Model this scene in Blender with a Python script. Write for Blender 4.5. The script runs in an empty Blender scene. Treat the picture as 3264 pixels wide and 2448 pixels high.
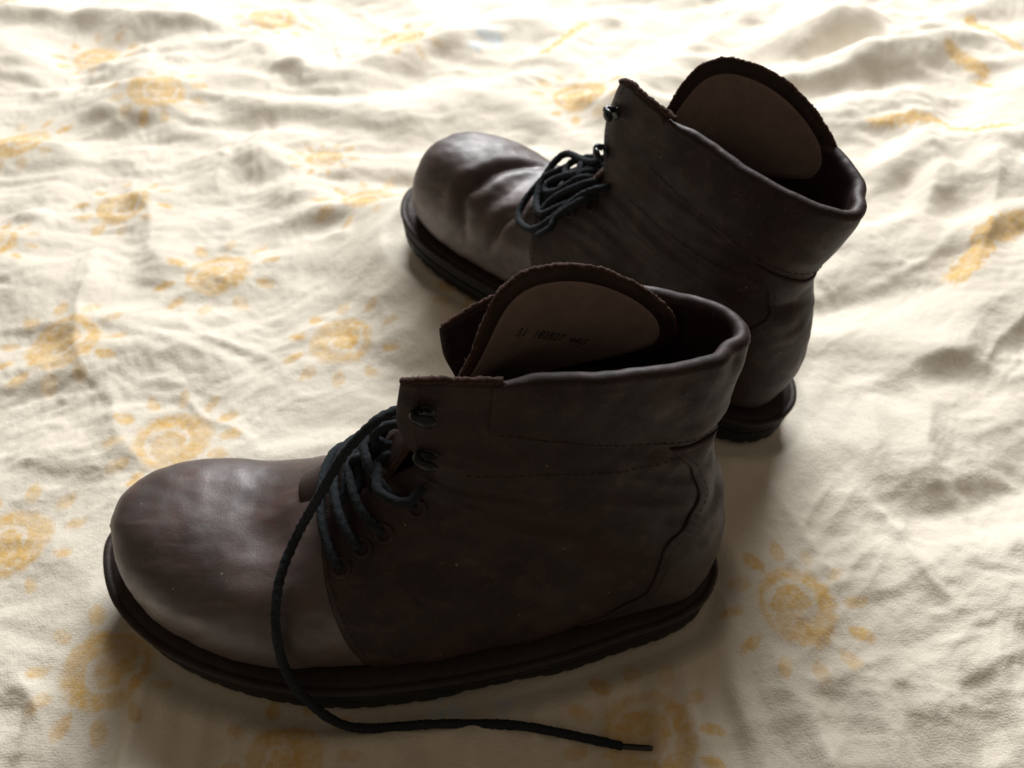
import bpy, math, random
import numpy as np
from mathutils import Vector, Matrix

random.seed(7)
rng = np.random.default_rng(11)
sc = bpy.context.scene
COL = sc.collection

# ------------------------------------------------------------------ camera
CAM_H, CAM_PITCH = 0.368, 46.0
cam_data = bpy.data.cameras.new("camera")
cam = bpy.data.objects.new("camera", cam_data)
COL.objects.link(cam)
cam.location = (0, 0, CAM_H)
cam.rotation_euler = (math.radians(90 - CAM_PITCH), 0, 0)
cam_data.lens = 28.25
cam_data.sensor_width = 36
cam_data.clip_start = 0.01
cam_data.clip_end = 50
cam_data.dof.use_dof = True
cam_data.dof.focus_distance = 0.32
cam_data.dof.aperture_fstop = 11.0
sc.camera = cam

# ------------------------------------------------------------------ light: one big window behind the bed, dim room
world = bpy.data.worlds.new("World")
sc.world = world
world.use_nodes = True
bg = world.node_tree.nodes["Background"]
bg.inputs[0].default_value = (1.0, 0.80, 0.59, 1)
bg.inputs[1].default_value = 0.142

win = bpy.data.lights.new("window_light", 'AREA')
win.shape = 'RECTANGLE'
win.size, win.size_y = 1.35, 1.20
win.energy = 102.0
win.color = (0.97, 0.985, 1.0)
win_o = bpy.data.objects.new("window_light", win)
COL.objects.link(win_o)
win_o.location = (0.20, 2.20, 1.45)
win_o.rotation_euler = (Vector((0.0, 0.35, 0.0)) - win_o.location).to_track_quat('-Z', 'Y').to_euler()

sc.view_settings.view_transform = 'Standard'
sc.view_settings.look = 'None'
sc.view_settings.exposure = 0.0
sc.view_settings.gamma = 1.0

# ------------------------------------------------------------------ numeric helpers
def pchip(xk, yk, x):
    xk = np.asarray(xk, float); yk = np.asarray(yk, float)
    h = np.diff(xk); d = np.diff(yk) / h
    m = np.zeros_like(yk)
    for i in range(1, len(xk) - 1):
        if d[i-1] * d[i] > 0:
            w1 = 2*h[i] + h[i-1]; w2 = h[i] + 2*h[i-1]
            m[i] = (w1 + w2) / (w1/d[i-1] + w2/d[i])
    m[0], m[-1] = d[0], d[-1]
    x = np.clip(x, xk[0], xk[-1])
    k = np.clip(np.searchsorted(xk, x, side='right') - 1, 0, len(h) - 1)
    t = (x - xk[k]) / h[k]
    return ((2*t**3 - 3*t**2 + 1)*yk[k] + (t**3 - 2*t**2 + t)*h[k]*m[k]
            + (-2*t**3 + 3*t**2)*yk[k+1] + (t**3 - t**2)*h[k]*m[k+1])

def catmull(P, n, closed=False):
    P = np.asarray(P, float); N = len(P)
    if closed:
        t = np.linspace(0, N, n, endpoint=False)
        k = np.floor(t).astype(int); f = (t - k)[:, None]
        a, b, c, d = P[(k-1) % N], P[k % N], P[(k+1) % N], P[(k+2) % N]
    else:
        t = np.linspace(0, N - 1, n)
        k = np.clip(np.floor(t).astype(int), 0, N - 2); f = (t - k)[:, None]
        Q = np.vstack([2*P[0] - P[1], P, 2*P[-1] - P[-2]])
        a, b, c, d = Q[k], Q[k+1], Q[k+2], Q[k+3]
    return 0.5*((2*b) + (-a + c)*f + (2*a - 5*b + 4*c - d)*f**2 + (-a + 3*b - 3*c + d)*f**3)

def resample(P, n):
    d = np.r_[0, np.cumsum(np.linalg.norm(np.diff(P, axis=0), axis=1))]
    s = np.linspace(0, d[-1], n)
    return np.stack([np.interp(s, d, P[:, i]) for i in range(P.shape[1])], 1)

_perm = np.random.default_rng(3).permutation(4096)
def _h(ix, iy):
    return _perm[(_perm[ix & 4095] + iy) & 4095]
def noise2(x, y, seed=0):
    x = x + seed*37.31; y = y + seed*11.77
    ix = np.floor(x).astype(np.int64); iy = np.floor(y).astype(np.int64)
    fx = x - ix; fy = y - iy
    u = fx*fx*fx*(fx*(fx*6 - 15) + 10); v = fy*fy*fy*(fy*(fy*6 - 15) + 10)
    def g(jx, jy, dx, dy):
        a = _h(jx, jy) * (2*np.pi/4096.0)
        return np.cos(a)*dx + np.sin(a)*dy
    n00 = g(ix, iy, fx, fy); n10 = g(ix+1, iy, fx-1, fy)
    n01 = g(ix, iy+1, fx, fy-1); n11 = g(ix+1, iy+1, fx-1, fy-1)
    return ((n00*(1-u) + n10*u)*(1-v) + (n01*(1-u) + n11*u)*v)*1.5

def sstep(a, b, x):
    t = np.clip((x - a)/(b - a), 0, 1); return t*t*(3 - 2*t)

def poly_dist(P, line):
    """distance of points P (...,k) to polyline; also fraction along and signed index"""
    line = np.asarray(line, float)
    best = np.full(P.shape[:-1], 1e9); frac = np.zeros(P.shape[:-1])
    L = np.r_[0, np.cumsum(np.linalg.norm(np.diff(line, axis=0), axis=1))]
    for i in range(len(line) - 1):
        a, b = line[i], line[i+1]; ab = b - a
        t = np.clip(((P - a) @ ab)/max(ab @ ab, 1e-12), 0, 1)
        d = np.linalg.norm(P - (a + t[..., None]*ab), axis=-1)
        m = d < best
        best = np.where(m, d, best)
        frac = np.where(m, (L[i] + t*(L[i+1] - L[i]))/L[-1], frac)
    return best, frac

# ------------------------------------------------------------------ mesh helpers
def mesh_obj(name, V, F, mats, parent=None, smooth=True, midx=None):
    V = np.asarray(V, np.float32).reshape(-1, 3)
    me = bpy.data.meshes.new(name)
    if isinstance(F, np.ndarray):
        k = F.shape[1]; nf = len(F)
        me.vertices.add(len(V)); me.vertices.foreach_set('co', V.ravel())
        me.loops.add(nf*k); me.loops.foreach_set('vertex_index', F.astype(np.int32).ravel())
        me.polygons.add(nf)
        me.polygons.foreach_set('loop_start', np.arange(0, nf*k, k, dtype=np.int32))
        me.polygons.foreach_set('loop_total', np.full(nf, k, np.int32))
        me.update(calc_edges=True)
    else:
        me.from_pydata([tuple(v) for v in V], [], F)
    me.polygons.foreach_set('use_smooth', np.full(len(me.polygons), smooth, bool))
    for m in (mats if isinstance(mats, (list, tuple)) else [mats]):
        me.materials.append(m)
    if midx is not None:
        me.polygons.foreach_set('material_index', np.asarray(midx, np.int32))
    me.validate(); me.update()
    o = bpy.data.objects.new(name, me); COL.objects.link(o)
    if parent is not None:
        o.parent = parent
    return o

def grid_faces(nu, nv, off=0, wrap_v=False, flip=False):
    i, j = np.meshgrid(np.arange(nu - 1), np.arange(nv if wrap_v else nv - 1), indexing='ij')
    j2 = (j + 1) % nv
    a = i*nv + j; b = i*nv + j2; c = (i+1)*nv + j2; d = (i+1)*nv + j
    q = np.stack([a, b, c, d], -1).reshape(-1, 4) + off
    return q[:, ::-1] if flip else q

def shell(outer, inner):
    """outer, inner: (nu,nv,3) grids -> closed shell verts/faces"""
    nu, nv, _ = outer.shape; n = nu*nv
    V = np.vstack([outer.reshape(-1, 3), inner.reshape(-1, 3)])
    idx = np.arange(n).reshape(nu, nv)
    F = [grid_faces(nu, nv), grid_faces(nu, nv, n, flip=True)]
    def strip(e):
        a = e[:-1]; b = e[1:]
        return np.stack([a, a + n, b + n, b], -1)
    F += [strip(idx[0, :]), strip(idx[-1, ::-1]), strip(idx[::-1, 0]), strip(idx[:, -1])]
    return V, np.vstack(F)

def normals_of(G):
    du = np.gradient(G, axis=0); dv = np.gradient(G, axis=1)
    n = np.cross(du, dv); l = np.linalg.norm(n, axis=-1, keepdims=True)
    return n/np.maximum(l, 1e-12)

def tube(path, r, nseg=10, braid=0.0, fuzz=0.0, taper=None, samples=None, seed=0):
    P = np.asarray(path, float)
    D = catmull(P, max(8*len(P), 40))
    L = np.linalg.norm(np.diff(D, axis=0), axis=1).sum()
    n = samples or max(16, int(L/0.0011))
    D = resample(D, n)
    T = np.gradient(D, axis=0); T /= np.maximum(np.linalg.norm(T, axis=1, keepdims=True), 1e-9)
    N = np.zeros_like(D)
    up = np.array([0.2, 0.1, 1.0]); n0 = up - T[0]*(up @ T[0]); n0 /= np.linalg.norm(n0)
    for i in range(n):
        n0 = n0 - T[i]*(n0 @ T[i]); n0 /= max(np.linalg.norm(n0), 1e-9); N[i] = n0
    B = np.cross(T, N)
    ang = np.linspace(0, 2*np.pi, nseg, endpoint=False)
    s = np.linspace(0, L, n)
    rr = np.full((n, nseg), float(r))
    if braid:
        a1 = np.sin(ang[None]*2 + s[:, None]*2*np.pi/0.0042)
        a2 = np.sin(ang[None]*2 - s[:, None]*2*np.pi/0.0042)
        rr *= 1 + braid*np.maximum(a1, a2)
    if fuzz:
        g = np.random.default_rng(seed + 5)
        rr *= 1 + fuzz*g.normal(size=(n, nseg))
        rr *= (1 + 0.07*noise2(s*90, s*0 + seed, seed))[:, None]
    if taper is not None:
        rr *= np.interp(np.linspace(0, 1, n), *taper)[:, None]
    V = D[:, None] + rr[..., None]*(np.cos(ang)[None, :, None]*N[:, None] + np.sin(ang)[None, :, None]*B[:, None])
    V = V.reshape(-1, 3)
    F = [tuple(f) for f in grid_faces(n, nseg, wrap_v=True, flip=False)]
    F.append(tuple(range(nseg))[::-1]); F.append(tuple(range((n-1)*nseg, n*nseg)))
    return V, F

def raw_edge(path, r, seed):
    """crumbly cut edge of thick leather with loose fibres"""
    P = catmull(np.asarray(path, float), 900)
    L = np.linalg.norm(np.diff(P, axis=0), axis=1).sum()
    n = int(L/0.0005); nseg = 10
    V, F = tube(P, r, nseg, samples=n)
    V = V.reshape(n, nseg, 3); D = V.mean(1, keepdims=True)
    s_ = np.linspace(0, L, n)[:, None]*np.ones((1, nseg)); a_ = np.linspace(0, 6.28, nseg, endpoint=False)[None]*np.ones((n, 1))
    k = 1 + 0.30*noise2(s_*420, a_*1.3, seed) + 0.22*noise2(s_*1100, a_*2.2, seed + 1) + 0.15*noise2(s_*120, a_*0, seed + 2)
    V = D + (V - D)*k[..., None]
    g = np.random.default_rng(seed)
    parts = [(V.reshape(-1, 3), F)]
    for _ in range(int(L/0.0012)):
        i = int(g.integers(2, n - 2)); j = int(g.integers(0, nseg))
        p = V[i, j]; d = (p - D[i, 0]); d /= np.linalg.norm(d) + 1e-9
        d = d + g.normal(size=3)*0.6; d /= np.linalg.norm(d); l = g.uniform(0.0004, 0.0016)
        w = np.cross(d, g.normal(size=3)); w /= np.linalg.norm(w); w2 = np.cross(d, w); q = 0.00013
        parts.append((np.array([p + w*q, p - w*q*0.5 + w2*q, p - w*q*0.5 - w2*q, p + d*l + g.normal(size=3)*0.0002]), [(0, 1, 3), (1, 2, 3), (2, 0, 3)]))
    return join_vf(parts)

def join_vf(parts):
    V = []; F = []; o = 0
    for v, f in parts:
        V.append(np.asarray(v).reshape(-1, 3)); F += [tuple(int(i) + o for i in q) for q in f]; o += len(V[-1])
    return np.vstack(V), F

def lathe(profile, nseg=24):
    P = np.asarray(profile, float); n = len(P)
    a = np.linspace(0, 2*np.pi, nseg, endpoint=False)
    V = np.stack([P[:, 0:1]*np.cos(a), P[:, 0:1]*np.sin(a), np.repeat(P[:, 1:2], nseg, 1)], -1).reshape(-1, 3)
    F = [tuple(f) for f in grid_faces(n, nseg, wrap_v=True)]
    return V, F

# ------------------------------------------------------------------ materials
def new_mat(name):
    m = bpy.data.materials.new(name); m.use_nodes = True
    nt = m.node_tree; b = nt.nodes["Principled BSDF"]
    return m, nt, b
def N(nt, t, **kw):
    n = nt.nodes.new(t)
    for k, v in kw.items():
        if k.startswith('i_'):
            n.inputs[k[2:].replace('_', ' ')].default_value = v
        else:
            setattr(n, k, v)
    return n
def ramp(nt, src, stops):
    r = nt.nodes.new('ShaderNodeValToRGB'); nt.links.new(src, r.inputs[0])
    e = r.color_ramp.elements
    while len(e) < len(stops): e.new(0.5)
    for k, (p, c) in enumerate(stops):
        e[k].position = p; e[k].color = c if len(c) == 4 else (*c, 1)
    return r.outputs[0]
def mixc(nt, fac, a, b):
    m = nt.nodes.new('ShaderNodeMix'); m.data_type = 'RGBA'
    for sock, v in ((m.inputs[0], fac), (m.inputs[6], a), (m.inputs[7], b)):
        if isinstance(v, (int, float)): sock.default_value = v
        elif isinstance(v, tuple): sock.default_value = (*v, 1)
        else: nt.links.new(v, sock)
    return m.outputs[2]
def noise_n(nt, vec, scale, detail=3, rough=0.55, dist=0.0):
    n = N(nt, 'ShaderNodeTexNoise'); n.inputs['Scale'].default_value = scale
    n.inputs['Detail'].default_value = detail; n.inputs['Roughness'].default_value = rough
    n.inputs['Distortion'].default_value = dist
    nt.links.new(vec, n.inputs['Vector']); return n.outputs['Fac']
def bump(nt, h, strength, dist, prev=None):
    b = N(nt, 'ShaderNodeBump'); b.inputs['Strength'].default_value = strength; b.inputs['Distance'].default_value = dist
    nt.links.new(h, b.inputs['Height'])
    if prev is not None: nt.links.new(prev, b.inputs['Normal'])
    return b.outputs[0]

def leather(name, dark, mid, red, r0=0.36, r1=0.62, grain=0.35):
    m, nt, b = new_mat(name)
    tc = N(nt, 'ShaderNodeTexCoord').outputs['Object']
    n1 = noise_n(nt, tc, 24, 4, 0.6, 0.6)
    n2 = noise_n(nt, tc, 55, 5, 0.65, 1.2)
    n3 = noise_n(nt, tc, 420, 3, 0.6)
    c = mixc(nt, ramp(nt, n1, [(0.36, (0, 0, 0)), (0.66, (1, 1, 1))]), dark, mid)
    c = mixc(nt, ramp(nt, n2, [(0.50, (0, 0, 0)), (0.72, (0.75, 0.75, 0.75))]), c, red)
    sp = ramp(nt, n3, [(0.60, (0, 0, 0)), (0.78, (0.35, 0.35, 0.35))])
    c = mixc(nt, sp, c, (0.10, 0.075, 0.065))
    nt.links.new(c, b.inputs['Base Color'])
    rr = N(nt, 'ShaderNodeMapRange'); nt.links.new(n2, rr.inputs[0])
    rr.inputs[1].default_value = 0.3; rr.inputs[2].default_value = 0.7
    rr.inputs[3].default_value = r1; rr.inputs[4].default_value = r0
    nl = noise_n(nt, tc, 17, 3, 0.55, 0.8)
    rl_ = N(nt, 'ShaderNodeMapRange'); nt.links.new(nl, rl_.inputs[0]); rl_.inputs[1].default_value = 0.35; rl_.inputs[2].default_value = 0.65; rl_.inputs[3].default_value = -0.07; rl_.inputs[4].default_value = 0.11
    ra = N(nt, 'ShaderNodeMath', operation='ADD'); nt.links.new(rr.outputs[0], ra.inputs[0]); nt.links.new(rl_.outputs[0], ra.inputs[1])
    nt.links.new(ra.outputs[0], b.inputs['Roughness'])
    vor = N(nt, 'ShaderNodeTexVoronoi'); vor.inputs['Scale'].default_value = 900; vor.feature = 'DISTANCE_TO_EDGE'
    nt.links.new(tc, vor.inputs['Vector'])
    mp = N(nt, 'ShaderNodeMapping'); nt.links.new(tc, mp.inputs[0]); mp.inputs['Scale'].default_value = (1.0, 1.0, 2.2)
    vc = N(nt, 'ShaderNodeTexVoronoi'); vc.inputs['Scale'].default_value = 75; vc.feature = 'DISTANCE_TO_EDGE'
    wn = N(nt, 'ShaderNodeTexNoise'); wn.inputs['Scale'].default_value = 40; nt.links.new(mp.outputs[0], wn.inputs['Vector'])
    va = N(nt, 'ShaderNodeMix'); va.data_type = 'VECTOR'; va.inputs[0].default_value = 0.035
    nt.links.new(mp.outputs[0], va.inputs[4]); nt.links.new(wn.outputs['Color'], va.inputs[5]); nt.links.new(va.outputs[1], vc.inputs['Vector'])
    cre = ramp(nt, vc.outputs['Distance'], [(0.0, (0, 0, 0)), (0.10, (1, 1, 1))])
    # fine creases only where the leather has been worked
    crm = N(nt, 'ShaderNodeMath', operation='MULTIPLY'); nt.links.new(cre, crm.inputs[0]); nt.links.new(ramp(nt, noise_n(nt, tc, 15, 2), [(0.50, (0, 0, 0)), (0.66, (1, 1, 1))]), crm.inputs[1])
    nb = bump(nt, vor.outputs['Distance'], grain*0.4, 0.0006)
    nb = bump(nt, crm.outputs[0], 0.07, 0.0005, nb)
    # scuffs: dry streaks that scatter more and show paler hide
    ms = N(nt, 'ShaderNodeMapping'); nt.links.new(tc, ms.inputs[0]); ms.inputs['Scale'].default_value = (30, 160, 70); ms.inputs['Rotation'].default_value = (0.3, 0.5, 0.7)
    sf = N(nt, 'ShaderNodeTexNoise'); sf.inputs['Scale'].default_value = 1.0; sf.inputs['Detail'].default_value = 5; nt.links.new(ms.outputs[0], sf.inputs['Vector'])
    sfm = ramp(nt, sf.outputs['Fac'], [(0.60, (0, 0, 0)), (0.74, (0.45, 0.45, 0.45))])
    c = mixc(nt, sfm, c, tuple(min(1, 2.3*q) for q in mid))
    dv = N(nt, 'ShaderNodeTexVoronoi'); dv.inputs['Scale'].default_value = 210; nt.links.new(tc, dv.inputs['Vector'])
    dm = N(nt, 'ShaderNodeMath', operation='MULTIPLY'); nt.links.new(ramp(nt, dv.outputs['Distance'], [(0.07, (0.8, 0.8, 0.8)), (0.13, (0, 0, 0))]), dm.inputs[0])
    nt.links.new(ramp(nt, noise_n(nt, tc, 90, 2), [(0.60, (0, 0, 0)), (0.68, (1, 1, 1))]), dm.inputs[1])
    c = mixc(nt, dm.outputs[0], c, (0.26, 0.23, 0.20))
    nt.links.new(c, b.inputs['Base Color'])
    nb = bump(nt, noise_n(nt, tc, 110, 4, 0.55, 0.3), 0.16, 0.0016, nb)
    nb = bump(nt, n1, 0.05, 0.006, nb)
    nt.links.new(nb, b.inputs['Normal'])
    b.inputs['Specular IOR Level'].default_value = 0.6
    return m

M = {}
M['leather'] = leather('brown_leather', (0.037, 0.0215, 0.0190), (0.068, 0.0415, 0.0370), (0.092, 0.040, 0.0320), 0.38, 0.56)
M['leather'].node_tree.nodes['Principled BSDF'].inputs['Specular IOR Level'].default_value = 0.9
M['leather_dark'] = leather('dark_brown_leather', (0.0170, 0.0095, 0.0080), (0.033, 0.0188, 0.0160), (0.046, 0.0205, 0.0160), 0.46, 0.64)
M['leather_dark'].node_tree.nodes['Principled BSDF'].inputs['Specular IOR Level'].default_value = 0.30

def suede(name, c0, c1, scale=300):
    m, nt, b = new_mat(name)
    tc = N(nt, 'ShaderNodeTexCoord').outputs['Object']
    n = noise_n(nt, tc, scale, 5, 0.7)
    n2 = noise_n(nt, tc, 30, 4, 0.6)
    c = mixc(nt, ramp(nt, n, [(0.3, (0, 0, 0)), (0.7, (1, 1, 1))]), c0, c1)
    c = mixc(nt, ramp(nt, n2, [(0.4, (0, 0, 0)), (0.75, (0.5, 0.5, 0.5))]), c, tuple(x*0.6 for x in c0))
    nt.links.new(c, b.inputs['Base Color'])
    b.inputs['Roughness'].default_value = 0.9
    b.inputs['Specular IOR Level'].default_value = 0.2
    nt.links.new(bump(nt, n, 0.6, 0.001), b.inputs['Normal'])
    return m
M['raw_edge'] = suede('raw_leather_edge', (0.035, 0.018, 0.014), (0.10, 0.055, 0.042), 500)
M['lining'] = suede('lining_leather', (0.20, 0.150, 0.128), (0.26, 0.195, 0.168), 160)
M['lining_dark'] = suede('inner_leather', (0.030, 0.020, 0.016), (0.05, 0.033, 0.027), 160)
M['lace'] = suede('black_lace_cotton', (0.010, 0.013, 0.016), (0.032, 0.038, 0.044), 900)
M['rubber'] = suede('black_rubber', (0.010, 0.009, 0.009), (0.022, 0.020, 0.019), 120)
M['rubber'].node_tree.nodes["Principled BSDF"].inputs['Roughness'].default_value = 0.6
M['welt'] = suede('welt_leather', (0.026, 0.018, 0.015), (0.050, 0.034, 0.028), 150)
M['welt'].node_tree.nodes["Principled BSDF"].inputs['Roughness'].default_value = 0.55
M['thread'] = suede('stitch_thread', (0.05, 0.038, 0.032), (0.09, 0.07, 0.06), 900)
m, nt, b = new_mat('black_enamel'); M['metal'] = m
b.inputs['Base Color'].default_value = (0.012, 0.013, 0.015, 1); b.inputs['Roughness'].default_value = 0.30
b.inputs['Specular IOR Level'].default_value = 0.30
m, nt, b = new_mat('stamp_ink'); M['ink'] = m
b.inputs['Base Color'].default_value = (0.022, 0.017, 0.016, 1); b.inputs['Roughness'].default_value = 0.8
m, nt, b = new_mat('aglet_plastic'); M['aglet'] = m
b.inputs['Base Color'].default_value = (0.015, 0.015, 0.017, 1); b.inputs['Roughness'].default_value = 0.35

# bedspread: colours come from the print mask painted on the cloth (flat print)
m, nt, b = new_mat('printed_cotton'); M['cotton'] = m
tc = N(nt, 'ShaderNodeTexCoord').outputs['Object']
at = N(nt, 'ShaderNodeAttribute', attribute_name='print')
sep = N(nt, 'ShaderNodeSeparateColor'); nt.links.new(at.outputs['Color'], sep.inputs[0])
nA = noise_n(nt, tc, 7, 4, 0.6)
nB = noise_n(nt, tc, 260, 4, 0.65)
nC = noise_n(nt, tc, 900, 3, 0.6)
base = mixc(nt, ramp(nt, nA, [(0.35, (0, 0, 0)), (0.7, (1, 1, 1))]), (0.725, 0.660, 0.550), (0.775, 0.715, 0.610))
base = mixc(nt, ramp(nt, nC, [(0.45, (0, 0, 0)), (0.75, (0.35, 0.35, 0.35))]), base, (0.62, 0.55, 0.43))
worn = N(nt, 'ShaderNodeMath', operation='MULTIPLY')
nt.links.new(sep.outputs[0], worn.inputs[0])
nt.links.new(ramp(nt, nB, [(0.34, (0.42, 0.42, 0.42)), (0.62, (0.95, 0.95, 0.95))]), worn.inputs[1])
base = mixc(nt, worn.outputs[0], base, (0.67, 0.425, 0.135))
wb = N(nt, 'ShaderNodeMath', operation='MULTIPLY'); nt.links.new(sep.outputs[2], wb.inputs[0]); wb.inputs[1].default_value = 0.8
base = mixc(nt, wb.outputs[0], base, (0.60, 0.66, 0.68))
nt.links.new(base, b.inputs['Base Color'])
b.inputs['Roughness'].default_value = 0.95
b.inputs['Specular IOR Level'].default_value = 0.12
b.inputs['Sheen Weight'].default_value = 0.08
sx = N(nt, 'ShaderNodeSeparateXYZ'); nt.links.new(tc, sx.inputs[0])
def wav(sock, f):
    mm = N(nt, 'ShaderNodeMath', operation='MULTIPLY'); nt.links.new(sock, mm.inputs[0]); mm.inputs[1].default_value = f
    ss = N(nt, 'ShaderNodeMath', operation='SINE'); nt.links.new(mm.outputs[0], ss.inputs[0]); return ss.outputs[0]
wv = N(nt, 'ShaderNodeMath', operation='ADD')
nt.links.new(wav(sx.outputs[0], 5200), wv.inputs[0]); nt.links.new(wav(sx.outputs[1], 5200), wv.inputs[1])
nb = bump(nt, wv.outputs[0], 0.06, 0.0003)
nb = bump(nt, nC, 0.28, 0.0014, nb)
nb = bump(nt, nB, 0.25, 0.0025, nb)
nt.links.new(nb, b.inputs['Normal'])

# ------------------------------------------------------------------ where the boots stand
NEAR = dict(loc=(0.106, 0.2165, 0.0), rot=180.0, pitch=0.0)
FAR = dict(loc=(0.1640, 0.3125, 0.0), rot=140.0, pitch=-4.2)
for S_ in (NEAR, FAR):
    S_['M'] = Matrix.Translation(S_['loc']) @ Matrix.Rotation(math.radians(S_['rot']), 4, 'Z') @ Matrix.Rotation(math.radians(S_['pitch']), 4, 'Y')

OUT_LAT = [(0.000, 0.000), (0.002, 0.012), (0.011, 0.025), (0.028, 0.035), (0.052, 0.043), (0.085, 0.054), (0.118, 0.062),
           (0.149, 0.067), (0.181, 0.070), (0.214, 0.067), (0.246, 0.0585), (0.274, 0.045), (0.295, 0.026)]
OUT_MED = [(0.3065, 0.001), (0.304, -0.016), (0.290, -0.032), (0.264, -0.041), (0.23, -0.043), (0.18, -0.040), (0.13, -0.037),
           (0.08, -0.037), (0.04, -0.035), (0.015, -0.027), (0.003, -0.013)]
def sole_outline(lat, n=220):
    P = catmull(np.array(OUT_LAT + OUT_MED), 600, closed=True)
    P = resample(np.vstack([P, P[:1]]), n + 1)[:-1]
    P[:, 1] *= lat
    P[:, 0] += 0.004*np.clip(1 - P[:, 0]/0.07, 0, 1)
    return P
def inset(P, d):
    T = np.roll(P, -1, 0) - np.roll(P, 1, 0); T /= np.linalg.norm(T, axis=1, keepdims=True)
    nrm = np.stack([T[:, 1], -T[:, 0]], 1)
    c = P.mean(0)
    if np.mean(np.einsum('ij,ij->i', nrm, P - c)) < 0: nrm = -nrm
    return P - nrm*d
def toe_spring(V):
    V = np.array(V, float)
    x = V[..., 0]
    V[..., 2] += 0.010*np.clip((x - 0.20)/0.12, 0, None)**2
    return V

# ------------------------------------------------------------------ bedspread
GRID_A, GRID_B = 0.30, 0.80
def px_ground(px, py, z=0.0):
    """ground position (m) of a point measured on the photograph; used to lay out folds and prints on the bed"""
    p = math.radians(CAM_PITCH); f = 1736.0
    u = (px - 1106)/f; v = (py - 829.5)/f
    t = (CAM_H - z)/(math.sin(p) + v*math.cos(p))
    return (u*t, (math.cos(p) - v*math.sin(p))*t)

SUNS = [(205, 112, 80), (345, 218, 95), (590, 45, 80), (40, 300, 105), (262, 432, 95), (470, 583, 115), (800, 435, 105), (135, 742, 130),
        (738, 742, 110), (372, 942, 135), (18, 1160, 135), (232, 1445, 150), (25, 22, 60), (870, 95, 80), (-10, 530, 75), (1720, 1312, 145),
        (620, 1655, 110), (1400, 1600, 165), (1075, 680, 120), (1250, 210, 95), (700, 330, 40)]
STROKES = [((1885, 293), (2020, 275), 17), ((2050, 300), (2180, 293), 15), ((2100, 40), (2200, 90), 16), ((2050, 128), (2120, 150), 20),
           ((2120, 165), (2180, 190), 9), ((2065, 605), (2120, 540), 24), ((2120, 530), (2205, 490), 26), ((2300, 420), (2230, 500), 24),
           ((2240, 560), (2330, 610), 24), ((1180, 120), (1260, 60), 10)]
BLUES = [(1030, 100, 18), (1070, 88, 18), (1045, 82, 14), (945, 1535, 20), (985, 1528, 18), (1085, 1520, 20)]

def fold(X, Y, *a):
    """ridge (h>0) or valley (h<0) along a polyline; w = near-side width, w2 = far-side width"""
    k = 0.75
    if isinstance(a[0], float): k, a = a[0], a[1:]
    H, pts, h, w = a[:4]; w2 = a[4] if len(a) > 4 else None
    fold_w(X, Y, H, [px_ground(*p) for p in pts], k*h, w, w2)

def fold_w(X, Y, H, pts, h, w, w2=None, ex=1.3):
    line = catmull(np.array(pts), 24)
    lo = line.min(0) - 4*max(w, w2 or w); hi = line.max(0) + 4*max(w, w2 or w)
    m = (X > lo[0]) & (X < hi[0]) & (Y > lo[1]) & (Y < hi[1])
    if not m.any(): return
    P = np.stack([X[m], Y[m]], -1)
    wob = 0.006*noise2(P[:, 0]*25, P[:, 1]*25, 5)
    P = P + wob[:, None]
    d, f = poly_dist(P, line)
    # side: compare with the nearest point's y
    xs = np.interp(f, np.linspace(0, 1, 24), line[:, 1])
    bl = sstep(-1.2, 1.2, (P[:, 1] - xs)/max(w, 1e-4))
    ww = w + ((w2 or w) - w)*bl
    tap = np.sin(np.pi*np.clip(f, 0.02, 0.98))**0.6
    H[m] += h*tap*np.exp(-np.abs(d/ww)**ex)

SHEET = {}
def sheet_z(x, y):
    ys, H = SHEET['ys'], SHEET['H']
    fi = float(np.interp(y, ys, np.arange(len(ys)))); i = min(int(fi), len(ys) - 2); t = fi - i
    a = x/(GRID_A + GRID_B*max(y, 0)); j = int(np.clip((a + 1)/2*(H.shape[1] - 1), 0, H.shape[1] - 1))
    return H[i, j]*(1 - t) + H[i+1, j]*t

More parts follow.
